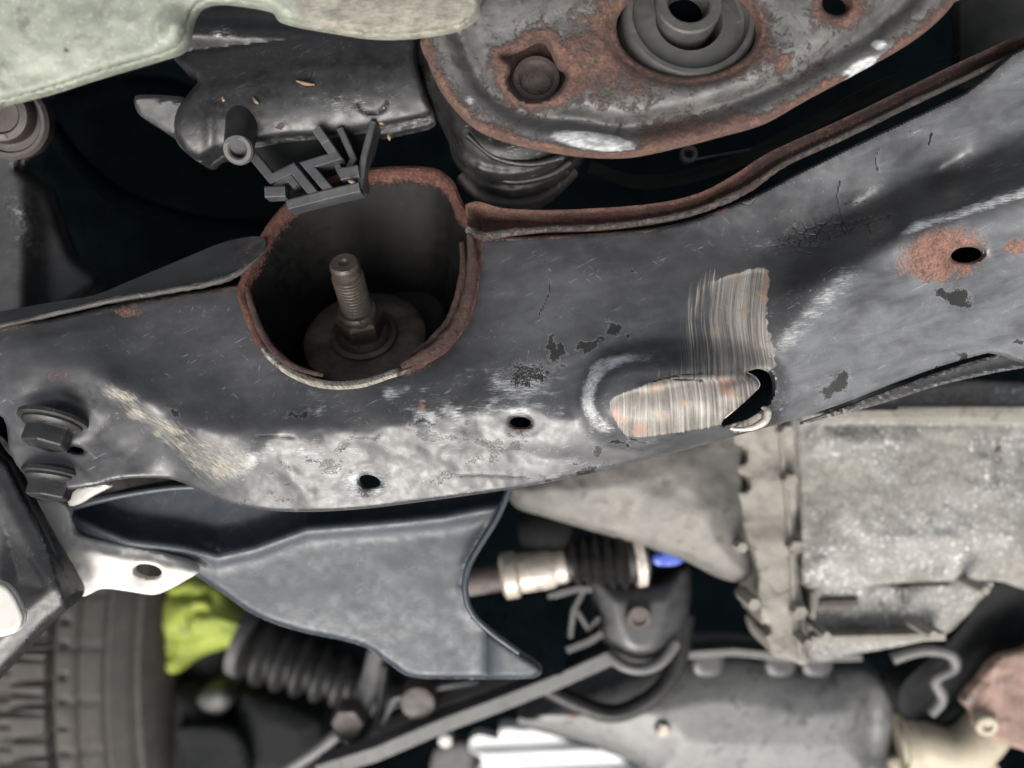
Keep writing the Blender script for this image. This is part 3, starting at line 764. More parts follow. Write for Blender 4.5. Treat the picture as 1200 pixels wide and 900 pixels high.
# left upper flange strip that curls up into the collar
LL = [(-30, 388, -6), (60, 368, -7), (130, 352, -8), (200, 340, -9), (245, 332, -10), (275, 322, -12), (296, 306, -14), (310, 290, -15)]
tube('lip', LL, [1.2, 1.2, 1.3, 1.3, 1.4, 1.5, 1.5, 1.3], M['edge'], cm, n=10, res=8, wob=.3)
sheet('upper_flange', spl([(-30, 386), (60, 367), (130, 351), (200, 339), (245, 330), (275, 320), (298, 303), (312, 285), (300, 277), (262, 284), (210, 305), (150, 330), (110, 346), (50, 356), (-30, 372)], n=4),
      lambda x, y, s: -11 - .30 * np.maximum(0, np.interp(x, [l[0] for l in LL], [l[1] for l in LL]) - y), M['black'], cm, step=3, thick=2.0, attrs={'rust': lambda x, y, s: .35 * sst(250, 300, x)})

# collar: the welded tube through the beam
RING = spl([(288, 338, -12), (303, 303, -15), (324, 264, -18), (356, 232, -21), (402, 212, -23), (450, 204, -24), (500, 204, -24), (524, 218, -22), (536, 244, -20), (552, 270, -14), (555, 300, -11), (551, 335, -9),
            (541, 372, -7), (521, 401, -4), (492, 420, -2), (460, 433, -1), (425, 444, -1), (385, 446, -2), (348, 434, -3), (322, 414, -5), (305, 390, -8), (295, 364, -10)], n=6)
def collar(ring, depth, shrink, axis, th, rim, wob=0.25, seed=1):
    w = P(ring[:, 0], ring[:, 1], ring[:, 2]); c = w.mean(0); m = len(w)
    rs = np.random.RandomState(seed)
    ax = np.array(Vector(axis).normalized())
    rad = (w - c); rad /= np.linalg.norm(rad, axis=1)[:, None]
    wv = np.array([vnoise(np.cos(np.linspace(0, 6.283, m)) * 40 + 100, np.sin(np.linspace(0, 6.283, m)) * 40 + 100, 8, seed + k) for k in range(8)]).T - .5
    prof = [(0, 0), (.4, rim * .6), (th * .6, rim), (th, rim * .3), (th, -3)]
    loops = []
    for j, (o, h) in enumerate(prof[::-1]):
        k = wv[:, j % 8][:, None] * wob
        loops.append(w + rad * (o / 1000) * (1 + k) + np.array([0, 0, 1]) * (h / 1000) * (1 + k))
    for t in np.linspace(.04, 1, 10):
        loops.append(c + (w - c) * (1 - shrink * t) - ax * depth / 1000 * t)
    V = np.concatenate(loops); F = []
    n = len(loops)
    for i in range(n - 1):
        for k in range(m):
            F.append((i * m + k, i * m + (k + 1) % m, i * m + m + (k + 1) % m, i * m + m + k))
    F.append(tuple((n - 1) * m + k for k in range(m)))
    dep = np.repeat(np.concatenate([np.zeros(5), np.linspace(.04, 1, 10)]), m)
    px = np.tile(ring[:, 0], n); py = np.tile(ring[:, 1], n)
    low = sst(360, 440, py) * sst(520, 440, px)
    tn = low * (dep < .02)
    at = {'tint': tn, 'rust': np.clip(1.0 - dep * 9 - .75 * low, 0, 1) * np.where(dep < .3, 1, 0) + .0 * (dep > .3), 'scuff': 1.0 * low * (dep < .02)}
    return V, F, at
AX = (0.02, .55, .84)
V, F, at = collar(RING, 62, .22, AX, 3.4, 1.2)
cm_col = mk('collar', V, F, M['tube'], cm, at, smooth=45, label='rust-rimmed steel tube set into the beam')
# the second, laminated rust edge on the far side of the collar
tube('rust_layer', [(551, 276, -8), (554, 310, -6), (549, 345, -4.5), (537, 378, -3), (519, 402, -1.5), (494, 418, .5), (470, 429, 1)], [1.4, 2.2, 2.4, 2.7, 3.2, 2.6, 1.2], M['lip'], cm_col, n=10, res=6, wob=.3, seed=4)
tube('rust_layer', [(541, 285, -12), (543, 315, -9), (538, 345, -7), (527, 376, -5), (506, 401, -3), (480, 417, -1)], [1.0, 1.5, 1.7, 1.9, 2.0, 1.0], M['lip'], cm_col, n=10, res=6, wob=.3, seed=5)
tube('rust_layer', [(289, 336, -9), (296, 362, -7), (306, 388, -5), (322, 412, -3), (346, 430, -2), (378, 440, 0)], [.9, 1.3, 1.4, 1.4, 1.2, .7], M['lip'], cm_col, n=10, res=6, wob=.3, seed=6)
# torn lip under the crescent hole
tube('torn_edge', [(849, 500, 4), (864, 503, 5), (882, 501, 5), (896, 493, 5), (899, 482, 4.5), (893, 477, 3.5)], [.5, .8, 1.2, 1.7, 1.6, .6], M['bright'], cm_front, n=9, res=6, wob=.15, label='shiny curled lip of the torn hole')
tube('torn_edge', [(874, 436, 6.5), (884, 442, 6), (889, 451, 5.5), (882, 460, 6), (866, 475, 6.5), (849, 490, 6)], [.25, .5, .6, .5, .45, .3], M['bright'], cm_front, n=8, res=6)

def hexbolt(name, c, axis, rf, rh, hh, label, mat, par=None, cat=None, group=None):
    """flange bolt: base ring, flange, hexagon head"""
    t = thing(name, label, 'bolt', c, group) if par is None else None
    root = t or par
    lathe('washer', c, axis, [(0, -1), (rf * 1.18, -1), (rf * 1.18, .6), (rf * 1.12, 1.0), (rf * .9, 1.05), (0, 1.05)], mat, root, n=36)
    lathe('flange', c, axis, [(0, 1.0), (rf, 1.0), (rf, 2.0), (rf * .93, 2.8), (rf * .72, 3.6), (0, 3.6)], mat, root, n=36)
    a, u, v = frame_of(axis)
    lathe('head', c, axis, [(0, 3), (rh * 1.06, 3.0), (rh, 4.2), (rh, 3.2 + hh * .8), (rh * .97, 3.2 + hh * .92), (rh * .9, 3.2 + hh), (rh * .82, 3.2 + hh), (rh * .76, 3.0 + hh), (0, 2.7 + hh)], mat, root, n=6, smooth=20, spin=.35)
    return t
hexbolt('flange_bolt', PV(63, 493, -5), (-.10, -.90, .42), 11.0, 8.6, 7.5, 'dusty black hex flange bolt in the crossmember beside the small slot', M['bolt'], group='flange bolts in the crossmember')
hexbolt('flange_bolt', PV(64, 556, -12), (-.08, -.93, .36), 10.2, 8.2, 6.5, 'black hex flange bolt above the white tab, at the lower edge of the crossmember', M['bolt'], group='flange bolts in the crossmember')

# mount inside the collar: disc, nut, stud
DC = PV(427, 393, -46)
AXS = (-.03, .60, .80)
mt = thing('engine_mount', 'rusty round mount with a threaded stud and nut, deep inside the collar', 'mount', DC)
lathe('mount_disc', DC, AXS, [(0, -14), (26, -14), (27.5, -10), (27.5, -1.2), (26, 0), (20, .6), (18, 0), (12, -.4), (0, -.4)], M['disc'], mt, n=64, wob=.01)
lathe('washer', DC, AXS, [(0, 0), (15.0, 0), (15.0, 1.4), (13.6, 2.2), (0, 2.2)], M['disc'], mt, n=40)
lathe('nut', DC, AXS, [(0, 2), (12.6, 2.2), (12.6, 3), (11.4, 4.6), (10.9, 5.2)], M['stud'], mt, n=40)
lathe('nut', DC, AXS, [(0, 3), (10.6, 4), (10.6, 13), (9.4, 15), (7.6, 15.2), (0, 15.2)], M['stud'], mt, n=6, smooth=20, spin=.25)
lathe('nut_collar', DC, AXS, [(0, 14), (8.8, 14), (8.8, 17), (8.0, 18.2), (0, 18.2)], M['stud'], mt, n=30)
prof = [(0, 10)]
h = 16.0
while h < 39:
    prof += [(6.7, h), (6.6, h + .3), (5.6, h + .9), (5.7, h + 1.1)]; h += 1.8
prof += [(6.1, 39.5), (6.1, 44), (5.3, 45.2), (2.2, 45.2), (1.4, 44.2), (0, 43.8)]
lathe('stud', DC, AXS, prof, M['stud'], mt, n=30, smooth=25)

# ------------------------------------------------------------------ rusty bracket plate with its bush
PLATE = spl([(494, 44), (500, 68), (512, 96), (530, 122), (556, 147), (590, 162), (640, 174), (690, 181), (742, 181), (800, 169), (850, 156), (900, 141), (950, 113), (1010, 81), (1062, 52), (1098, 26), (1122, -2), (1140, -30), (560, -30), (530, 10)], n=5)
GROOVE = spl([(540, 40), (556, 78), (580, 112), (620, 133), (680, 140), (730, 148), (790, 140), (850, 122), (905, 100), (960, 70), (1015, 38), (1060, 0), (1080, -30)], closed=False)
REC = spl([(588, 64), (612, 54), (634, 44), (645, 55), (654, 75), (664, 84), (657, 103), (640, 116), (618, 118), (602, 108), (594, 92), (598, 76)], n=5)
def plate_z(x, y, s):
    g = ldist(x, y, GROOVE)
    ins = sdf(x, y, np.concatenate([GROOVE, [(560, -60)]]))
    z = 26 + 2.0 * sst(-10, 12, ins) - 7.5 * np.exp(-(g / 13.0) ** 2)
    z -= 8 * sst(-4, 10, sdf(x, y, REC)) * 1.0
    z -= 5.0 * np.exp(-np.maximum(0, np.hypot((x - 806) / 92, (y - 32) / 66) - 1) * 14) * .8
    z += (vnoise(x, y, 30, 11) - .5) * 1.4 + (vnoise(x, y, 8, 12) - .5) * .5
    return z
bp = thing('bracket_plate', 'rusted grey pressed steel plate with a round rubber bush, above the beam', 'bracket', PV(800, 80, 20))
sheet('plate', PLATE, plate_z, M['rustplate'], bp, [ell(806, 32, 84, 58, 0, 40), ell(980, 4, 17, 14), REC], step=2.6, thick=4.0, edge=7, smooth=45,
      attrs={'rust': lambda x, y, s: np.clip(.75 * np.exp(-s / 9) + .5 * blob(x, y, 720, 60, 90, 90) + .4 * blob(x, y, 630, 90, 70, 50) + .45 * blob(x, y, 830, 160, 140, 40) + .3 * blob(x, y, 910, 70, 70, 40) + .4 * blob(x, y, 985, 10, 50, 30) - 1.5 * blob(x, y, 695, 164, 64, 16, 8) - 1.2 * blob(x, y, 1010, 78, 34, 14, -25) - 1.2 * blob(x, y, 1030, 52, 18, 13), -.6, 1),
             'scuff': lambda x, y, s: np.maximum.reduce([1.0 * blob(x, y, 695, 165, 60, 13, 8, .4), 1.0 * blob(x, y, 1010, 78, 32, 11, -25, .5), .8 * blob(x, y, 1030, 52, 14, 9, 0, .6), .6 * blob(x, y, 552, 118, 14, 12), .35 * blob(x, y, 960, 20, 80, 50)]),
             'tint': lambda x, y, s: 0 * x})
sheet('recess_cup', spl([(580, 45), (672, 40), (680, 110), (610, 124), (580, 100)], n=4), lambda x, y, s: 7 + 0 * x, M['brown'], bp, step=5, thick=3, attrs={'rust': lambda x, y, s: .35 + 0 * x})
C = PV(628, 99, 9)
lathe('captive_nut', C, (0, .1, 1), [(0, 0), (9.6, 0), (9.6, 3), (8.6, 5.0), (6.8, 5.0), (6.2, 4), (5.6, .4), (0, .4)], M['brown'], bp, n=36)
C = PV(806, 27, 12)
bu = lathe('bush', C, (0.02, .16, 1), [(12, -20), (25.2, -20), (25.2, 1), (24.8, 4), (23.6, 5.4), (21.8, 5.4), (21.2, 4), (20.8, 1.6), (19.8, 1.0), (16, 1.6), (12.6, 2.2), (12, .5), (12, -20)], M['grey_rubber'], bp, n=64, label='grey rubber bush in the plate')
C2 = PV(806, 7, 14)
lathe('inner_sleeve', C2, (0.02, .16, 1), [(7.0, -14), (12.4, -14), (12.4, 1.6), (11.8, 2.4), (8.6, 2.4), (7.8, 1.6), (7.0, -6), (7.0, -14)], M['grey_rubber'], bu, n=48)
lathe('sleeve_bore_shade', C2, (0.02, .16, 1), [(0, -14), (7.1, -14), (7.1, -6), (0, -6)], M['bay'], bu, n=30)  # near-black plug standing for the shade inside the sleeve

# black rubber mount under the plate
MOUNT = spl([(470, 46), (500, 38), (560, 120), (620, 150), (684, 170), (676, 200), (650, 226), (606, 243), (570, 232), (546, 212), (530, 184), (524, 160), (510, 130), (494, 102), (478, 74)], n=5)
def mount_z(x, y, s):
    r = np.hypot((x - 596) / 1.0, (y - 110) / 1.0)
    body = -8 - 20 * sst(60, 140, r)
    ribs = 1.6 * np.sin(r / 4.6) * sst(80, 95, r) + 1.2 * np.exp(-((r - 112) / 4) ** 2)
    return body + ribs + (vnoise(x, y, 12, 21) - .5) * 1.6 * sst(70, 90, r)
rm = thing('rubber_mount', 'scuffed black rubber mount with curved ribs, under the rusty plate', 'mount', PV(590, 150, -20))
sheet('mount_body', MOUNT, mount_z, M['rubber'], rm, step=2.5, thick=12, edge=22, edge_h=12, attrs={'scuff': lambda x, y, s: .36 * vnoise(x, y, 25, 8), 'rust': lambda x, y, s: .5 * sst(215, 240, y) * vnoise(x, y, 20, 6)})
tube('mount_rib', [(548, 158, -9), (580, 184, -11), (622, 192, -12), (660, 184, -12)], 1.5, M['rubber'], rm, n=10)
tube('mount_rib', [(560, 196, -20), (596, 212, -21), (640, 206, -21), (668, 190, -20)], 1.8, M['rubber'], rm, n=10)
tube('mount_foot', [(540, 206, -30), (575, 235, -30), (630, 234, -30), (672, 200, -32)], [3, 4, 4, 3], M['darkbrown'], rm, n=12, label='rust-brown foot of the mount')

# ------------------------------------------------------------------ black plastic housing and clip
ph = thing('plastic_housing', 'dusty black plastic housing with a hollow boss and a side fin, under the pale panel', 'housing', PV(350, 110, -30))
HOUS = spl([(226, 18), (240, 4), (290, -8), (400, -8), (480, 10), (488, 70), (500, 108), (506, 134), (470, 145), (430, 153), (380, 160), (330, 163), (300, 168), (262, 176), (246, 180), (236, 188), (222, 182), (210, 168), (204, 148), (208, 128), (222, 108), (232, 92), (210, 76), (205, 60)], n=5)
def hous_z(x, y, s):
    c = np.interp(x, [200, 260, 330, 420, 510], [135, 122, 105, 92, 85])
    top = -30 + 16 * np.sqrt(np.clip(1 - ((y - c) / 72.0) ** 2, 0, 1))
    up = -28 + 8 * np.exp(-((y - 40 - (x - 260) * .05) / 18.0) ** 2)
    z = np.maximum(top, up)
    z += 1.0 * np.exp(-((x - 246) / 6) ** 2) * sst(90, 110, y)
    z -= 1.5 * np.exp(-np.abs(np.hypot(x - 436, y - 115) - 18) / 1.2) * (y > 118)
    return z + (vnoise(x, y, 40, 31) - .5) * 1.5
sheet('housing_body', HOUS, hous_z, M['plastic'], ph, step=2.6, thick=14, edge=9, edge_h=5, attrs={'scuff': lambda x, y, s: np.maximum.reduce([.42 * blob(x, y, 260, 40, 60, 30), .5 * np.exp(-s / 4) * sst(120, 140, y) * (x > 290), .36 * blob(x, y, 400, 120, 110, 45)]),
      'rust': lambda x, y, s: .62 * blob(x, y, 330, 148, 14, 8, -20)})
tube('boss', [(284, 138, -20), (283, 150, -15), (281, 166, -9), (280, 174, -6)], [6.6, 6.4, 6.0, 5.9], M['plastic'], ph, n=30)
CB = PV(280, 175, -6)
lathe('boss_rim', CB, (-.02, -.35, .93), [(3.2, -6), (6.0, -1), (6.1, 1), (5.5, 1.9), (4.0, 1.9), (3.3, 1.2), (3.2, -6)], M['grey_rubber'], ph, n=36)
lathe('boss_bore_shade', PV(280, 177, -9), (-.02, -.35, .93), [(0, 0), (3.5, 0), (3.5, .5), (0, .5)], M['bay'], ph, n=24)  # near-black disc standing for the shade inside the boss
sheet('fin', spl([(157, 118), (163, 114), (190, 116), (216, 121), (214, 140), (210, 156), (200, 158), (180, 145), (163, 134)], n=4), lambda x, y, s: -24 - .15 * (y - 130), M['plastic'], ph, step=3, thick=8, edge=3)
sheet('fin', spl([(158, 114), (165, 111), (200, 112), (220, 116), (217, 124), (190, 120), (163, 118)], n=4), lambda x, y, s: -22 + 0 * x, M['plastic'], ph, step=2.5, thick=6, edge=2)
sheet('prong', spl([(202, 66), (222, 62), (230, 70), (224, 90), (214, 80)], n=3), lambda x, y, s: -33 + 0 * x, M['liner'], ph, step=3, thick=6, edge=3)
sheet('gusset', spl([(203, 150), (222, 156), (244, 176), (236, 190), (222, 182), (208, 168)], n=4), lambda x, y, s: -27 + 0 * x, M['plastic'], ph, step=3, thick=5, edge=3)

sheet('hollow_backing', spl([(296, 166), (360, 158), (440, 146), (434, 176), (424, 216), (380, 226), (338, 236), (312, 206)], n=3), lambda x, y, s: -30 + 0 * x, M['liner'], ph, step=4, thick=8, edge=4)  # added dark plate standing for the shaded hollow behind the clip bars
cl = thing('cable_clip', 'black plastic cable clip of angular bars hanging by the collar', 'clip', PV(370, 205, -20))
bar('clip_bar', [(291, 176), (318, 209), (343, 197), (371, 231)], 11.0, -13, 9, M['clip'], cl)
bar('clip_bar', [(336, 240), (378, 229), (421, 219)], 11.7, -12.5, 10, M['clip'], cl)
bar('clip_bar', [(370, 150), (393, 183), (360, 193), (389, 227)], 11.0, -13.3, 9, M['clip'], cl)
bar('clip_bar', [(310, 225), (334, 224)], 13.0, -12, 7, M['clip'], cl)
bar('clip_bar', [(322, 219), (338, 207), (347, 218)], 9.1, -14, 8, M['clip'], cl)
bar('clip_bar', [(398, 204), (420, 200)], 14.3, -13, 7, M['clip'], cl)
bar('clip_bar', [(437, 142), (426, 185), (421, 220)], 7.8, -16, 12, M['clip'], cl)
bar('clip_bar', [(398, 150), (414, 186), (405, 204)], 7.8, -17, 10, M['clip'], cl)
bar('clip_bar', [(388, 178), (400, 204), (421, 219)], 7.8, -18, 9, M['clip'], cl)

# ------------------------------------------------------------------ pale painted panel at the top
MINT = spl([(-30, -30), (600, -30), (566, -8), (562, 12), (552, 24), (528, 34), (480, 41), (432, 41), (385, 34), (345, 27), (324, 20), (316, 10), (290, 4), (255, 0), (236, 4), (228, 12), (222, 28), (219, 46), (208, 59), (180, 68), (150, 77), (100, 92), (50, 108), (0, 120), (-30, 126)], n=5)
def mint_z(x, y, s):
    z = 44 - 6 * sst(230, 330, x)
    z = z + 3.5 * blob(x, y, 202, 34, 26, 30, 30, .8) + (vnoise(x, y, 45, 41) - .5) * 3
    return z - 4 * sst(20, 120, y - np.interp(x, [0, 220], [20, -30]))
mp_ = sheet('body_panel', MINT, mint_z, M['mint'], None, step=3.5, thick=3.5, edge=12, edge_h=6,
            attrs={'scuff': lambda x, y, s: np.maximum(.85 * sst(300, 380, x), .4 * blob(x, y, 80, 60, 120, 60)), 'tint': lambda x, y, s: .12 * sst(260, 340, x), 'rust': lambda x, y, s: np.maximum(.45 * blob(x, y, 75, 58, 18, 12), .4 * blob(x, y, 340, 8, 50, 12))})
V = []  # unseen slab added above the frame to block sky light
for (x, y, z) in ((-.55, .145, .052), (.60, .145, .052), (.60, .62, .20), (-.55, .62, .20)):
    V += [(x, y, z), (x, y, z - .004)]
mk('sky_blocker', V, [(0, 2, 4, 6), (7, 5, 3, 1), (0, 1, 3, 2), (2, 3, 5, 4), (4, 5, 7, 6), (6, 7, 1, 0)], M['liner'], mp_)
tag(mp_, 'pale mint green painted body panel with a beige strip, nearest the viewer at the top', 'body panel')

# ------------------------------------------------------------------ upper left: worn bolt and sloping plate
lb = thing('worn_bolt', 'worn brown bolt head with ridged washer in the dark recess under the pale panel', 'bolt', PV(8, 128, -30))
lathe('washer', PV(6, 138, -32), (.15, -.3, .94), [(0, -6), (17.5, -6), (17.5, 0), (16, 1.2), (14.6, 1.2), (14, .2), (0, .2)], M['darkbrown'], lb, n=40)
lathe('head', PV(6, 132, -32), (.15, -.3, .94), [(0, 0), (13, 0), (13, 5), (11.6, 7.4), (9, 8), (8, 7), (0, 7)], M['darkbrown'], lb, n=40)
lp = sheet('sloping_plate', spl([(-30, 150), (20, 160), (38, 176), (22, 196), (40, 205), (58, 220), (72, 262), (88, 300), (118, 330), (80, 362), (20, 384), (-30, 388)], n=5),
           lambda x, y, s: -44 - .16 * (x - 0) + 10 * np.exp(-((x - 22) / 24) ** 2), M['black'], None, step=4, thick=5, edge=14, edge_h=6, attrs={'scuff': lambda x, y, s: .45 * blob(x, y, 28, 262, 40, 90, -20)})
tag(lp, 'dark sloping steel plate with a dusty face, beside the deep black recess', 'plate')
# dim shapes inside the recess
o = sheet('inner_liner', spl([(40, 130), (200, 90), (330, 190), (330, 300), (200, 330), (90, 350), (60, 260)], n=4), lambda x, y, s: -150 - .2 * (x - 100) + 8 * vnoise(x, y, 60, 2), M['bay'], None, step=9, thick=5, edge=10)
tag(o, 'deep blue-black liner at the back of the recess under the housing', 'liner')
o = tube('dark_hose', [(60, 150, -110), (100, 200, -105), (150, 236, -105), (230, 262, -110), (320, 270, -118)], 5, M['bay'], None, n=12)
tag(o, 'dim dark hose crossing the deep recess under the housing', 'hose')
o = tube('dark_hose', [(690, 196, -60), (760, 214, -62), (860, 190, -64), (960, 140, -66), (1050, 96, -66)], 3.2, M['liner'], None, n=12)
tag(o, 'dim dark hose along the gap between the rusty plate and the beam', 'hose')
# top right recess
o = sheet('dark_panel', spl([(1128, -30), (1230, -30), (1230, 62), (1130, 100), (1122, 40)], n=3), lambda x, y, s: -70 + 0 * x, M['liner'], None, step=7, thick=4, edge=6)  # dark green-black panel seen dimly in the gap
tag(o, 'dim dark panel in the gap beside the rusty plate', 'panel')
o = thing('hose_clip', 'tiny dark ring clip in the gap under the rusty plate', 'clip', PV(807, 181, -40))
lathe('ring', PV(807, 181, -40), (0, 0, 1), [(2.0, -2), (3.8, -2), (3.8, 1), (2.0, 1), (2.0, -2)], M['plastic'], o, n=24)
tube('stem', [(812, 187, -40), (880, 175, -42)], .5, M['plastic'], o, n=8)
o = tube('thin_wire', [(985, 118, -30), (1040, 90, -32), (1110, 70, -34), (1125, 62, -40)], .35, M['liner'], None, n=8)
tag(o, 'thin dark wire in the gap between rusty plate and beam', 'wire')

# ------------------------------------------------------------------ lower left: control arm, bracket, white tabs
ARM = spl([(84, 600), (96, 588), (150, 572), (230, 560), (330, 560), (480, 560), (600, 555), (600, 568), (585, 602), (566, 634), (551, 662), (546, 690), (553, 716), (575, 740), (606, 762), (634, 782), (628, 794), (600, 796), (540, 796), (484, 794), (458, 780), (430, 760), (398, 750), (350, 740), (300, 722), (255, 692), (215, 667), (170, 650), (128, 640), (94, 628)], n=5)
def arm_z(x, y, s):
    n = np.array([(84, 606), (150, 632), (215, 640), (255, 650), (300, 640), (360, 618), (440, 612), (520, 604), (590, 590)], float)
    cy = np.interp(x, n[:, 0], n[:, 1])
    z = -42 - 9 * sst(0, 34, cy - y) - .05 * np.maximum(y - cy, 0)          # dark trough under the beam
    z += 3.5 * np.exp(-((y - cy - 4) / 10.0) ** 2)
    z += 2.0 * np.exp(-np.abs(x - np.interp(y, [560, 602, 634, 662, 690, 716, 740], [596, 578, 560, 545, 541, 548, 570])) / 7.0)
    return z + (vnoise(x, y, 90, 51) - .5) * 2 - .018 * (x - 300)
ca = thing('control_arm', 'blue-black pressed steel suspension arm with a concave edge, below the beam', 'suspension arm', PV(400, 680, -50))
sheet('arm_panel', ARM, arm_z, M['arm'], ca, step=3, thick=4, edge=7, edge_h=4, smooth=45,
      attrs={'scuff': lambda x, y, s: np.maximum.reduce([.38 * np.exp(-s / 4) * (y > 700), .2 * vnoise(x, y, 50, 3) * (y > 600), .5 * blob(x, y, 250, 640, 50, 12, 20)]), 'rust': lambda x, y, s: .3 * blob(x, y, 205, 612, 60, 20), 'tint': lambda x, y, s: blob(x, y, 205, 610, 80, 40),
             'chip': lambda x, y, s: .6 * blob(x, y, 238, 660, 22, 8, 40)})
tube('rolled_edge', [(86, 594, -34), (120, 585, -34), (160, 577, -36), (205, 571, -38), (240, 570, -40)], 1.6, M['arm'], ca, n=10)
tube('rolled_edge', [(600, 566, -38), (584, 604, -38), (563, 638, -38), (549, 664, -38), (545, 692, -38), (553, 718, -39), (576, 741, -41), (608, 764, -43)], 1.5, M['arm'], ca, n=10)

BRK = spl([(-30, 530), (4, 536), (18, 556), (30, 580), (46, 610), (64, 642), (84, 676), (92, 694), (84, 708), (56, 732), (22, 768), (-8, 800), (-30, 820)], n=5)
br = sheet('side_bracket', BRK, lambda x, y, s: -16 - .35 * np.maximum(0, x - 30 - (y - 560) * .3) + 4 * np.exp(-((s - 30) / 18) ** 2), M['black'], None, step=3.5, thick=5, edge=10, edge_h=5,
           attrs={'scuff': lambda x, y, s: .3 * vnoise(x, y, 30, 4)})
tag(br, 'black folded steel bracket in the corner above the tyre', 'bracket')
WT = spl([(28, 588), (56, 584), (78, 590), (86, 612), (90, 626), (128, 635), (180, 645), (224, 659), (231, 671), (216, 681), (200, 690), (180, 697), (150, 693), (120, 690), (95, 699), (78, 680), (56, 650), (38, 616)], n=5)
wt = sheet('white_tab', WT, lambda x, y, s: -36 + 3 * np.exp(-((y - 640 - (x - 60) * .2) / 10) ** 2) * (x > 60) + (vnoise(x, y, 30, 61) - .5) * 3, M['white'], None, [ell(173, 669, 17, 8, 8)], step=2, thick=2.5, edge=6, edge_h=2,
           attrs={'tint': lambda x, y, s: 1 + 0 * x, 'scuff': lambda x, y, s: .3 * sst(110, 170, x)})
tag(wt, 'white painted metal tab with a slotted hole, between the bracket and the suspension arm', 'tab', 'white painted tabs')
wt = sheet('white_tab', spl([(80, 584), (92, 572), (108, 568), (126, 566), (127, 571), (108, 581), (94, 590), (82, 593)], n=4), lambda x, y, s: -30 + 0 * x, M['white'], None, step=2.5, thick=3, edge=3)
tag(wt, 'small white sliver of tab beside the lower flange bolt', 'tab', 'white painted tabs')
wt = sheet('white_tab', spl([(-30, 676), (0, 682), (14, 692), (24, 710), (28, 722), (24, 736), (10, 744), (-30, 746)], n=4), lambda x, y, s: 2 + .04 * (y - 700), M['white'], None, step=1.6, thick=2, edge=7, edge_h=2)
tag(wt, 'white rounded tab end lying over the black bracket', 'tab', 'white painted tabs')

# ------------------------------------------------------------------ tyre
def make_tyre():
    c = P(60, 810, -250); c[2] = -.56; mmpp = .3333 * 770 / 300
    prof = []
    for px, r in ((-150, 235), (-150, 262), (-140, 290), (-120, 306), (-104, 312), (-90, 314), (-70, 316), (-66, 310), (-56, 310), (-52, 317), (-20, 318), (20, 318), (58, 317), (62, 309), (68, 309), (72, 316), (84, 315), (90, 313.5), (93, 310.5), (97, 310.5), (100, 312),
                  (112, 309), (117, 307.5), (119, 305.2), (122, 305.2), (124, 305.6), (136, 300), (142, 297), (144, 294), (147, 293), (150, 292.5), (158, 285), (163, 276), (166, 262), (163, 240), (150, 228)):
        prof.append(((px - 60) * .611, r))
    n = 720
    V = []; F = []
    for i, (a, r) in enumerate(prof):
        for k in range(n):
            t = 2 * math.pi * k / n
            rr = r
            if a < 8 and r > 312:
                ph_ = (k + a * .10 + 1.5 * math.sin(k * 1.7) * (k % 14 > 7)) % 7
                if ph_ < 1.3: rr = r - 5
            elif 8 < a < 32 and (k % 14) < 2: rr = r - 1.2
            V.append(c + np.array([a / 1000, rr / 1000 * math.cos(t), rr / 1000 * math.sin(t)]))
    m = len(prof)
    for i in range(m - 1):
        for k in range(n):
            F.append((i * n + k, i * n + (k + 1) % n, (i + 1) * n + (k + 1) % n, (i + 1) * n + k))
    return V, F, c, n
ty_V, ty_F, ty_c, n_ = make_tyre()
ty = thing('tyre', 'worn dusty car tyre with lateral tread grooves and ribbed shoulder, far below', 'tyre', tuple(ty_c))
mk('tread', ty_V, ty_F, M['tyre'], ty, smooth=40)
lathe('rim', tuple(ty_c), (1, 0, 0), [(0, -60), (236, -60), (240, 60), (242, 96), (228, 100), (215, 40), (0, 20)], M['liner'], ty, n=64)

# lime caliper or rag behind the tyre
lc = sheet('lime_rag', spl([(186, 690), (208, 676), (236, 668), (262, 682), (284, 706), (304, 716), (305, 736), (292, 754), (262, 760), (236, 770), (214, 786), (196, 796), (184, 796)], n=5),
           lambda x, y, s: -300 + 30 * np.sqrt(np.clip(s / 36, 0, 1)) + 22 * np.abs(vnoise(x + .4 * y, y - .3 * x, 44, 71, 2) - .5) * 2 - 10, M['lime'], None, step=3, thick=30, edge=16, edge_h=16, attrs={'tint': lambda x, y, s: 0 * x, 'scuff': lambda x, y, s: .6 * blob(x, y, 282, 722, 22, 16)})
tag(lc, 'bright lime green crumpled lump beside the tyre', 'rag')

# drive shaft boot and hub pieces behind the arm
cv = thing('outer_boot', 'dark ribbed rubber boot behind the suspension arm, near the lime lump', 'boot', PV(360, 775, -260))
axb = (.93, -.30, .1)
prof = [(0, -30), (19, -30)]
for i in range(7):
    r0 = 27 - i * 1.5
    prof += [(r0 - 5, -26 + i * 15), (r0, -21 + i * 15), (r0, -18 + i * 15), (r0 - 6.5, -13 + i * 15)]
prof += [(13, 82), (13, 120), (0, 120)]
lathe('boot', PV(344, 772, -270), axb, prof, M['rubber'], cv, n=40)
lathe('boot_clamp', PV(292, 752, -275), axb, [(0, -5), (26, -5), (26, 3), (0, 3)], M['darkcast'], cv, n=40)
hb = thing('steering_knuckle', 'dark grey cast knuckle lumps beside the tyre, below the lime lump', 'knuckle', PV(250, 850, -310))
sheet('knuckle_body', spl([(186, 800), (214, 792), (244, 800), (262, 820), (268, 850), (262, 920), (186, 920)], n=5), lambda x, y, s: -320 + 25 * np.sqrt(np.clip(s / 40, 0, 1)), M['liner'], hb, step=5, thick=40, edge=10)
sheet('knuckle_lobe', spl([(238, 806), (262, 800), (274, 818), (262, 836), (240, 836), (230, 822)], n=5), lambda x, y, s: -300 + 12 * np.sqrt(np.clip(s / 14, 0, 1)), M['darkcast'], hb, step=3, thick=30, edge=6)
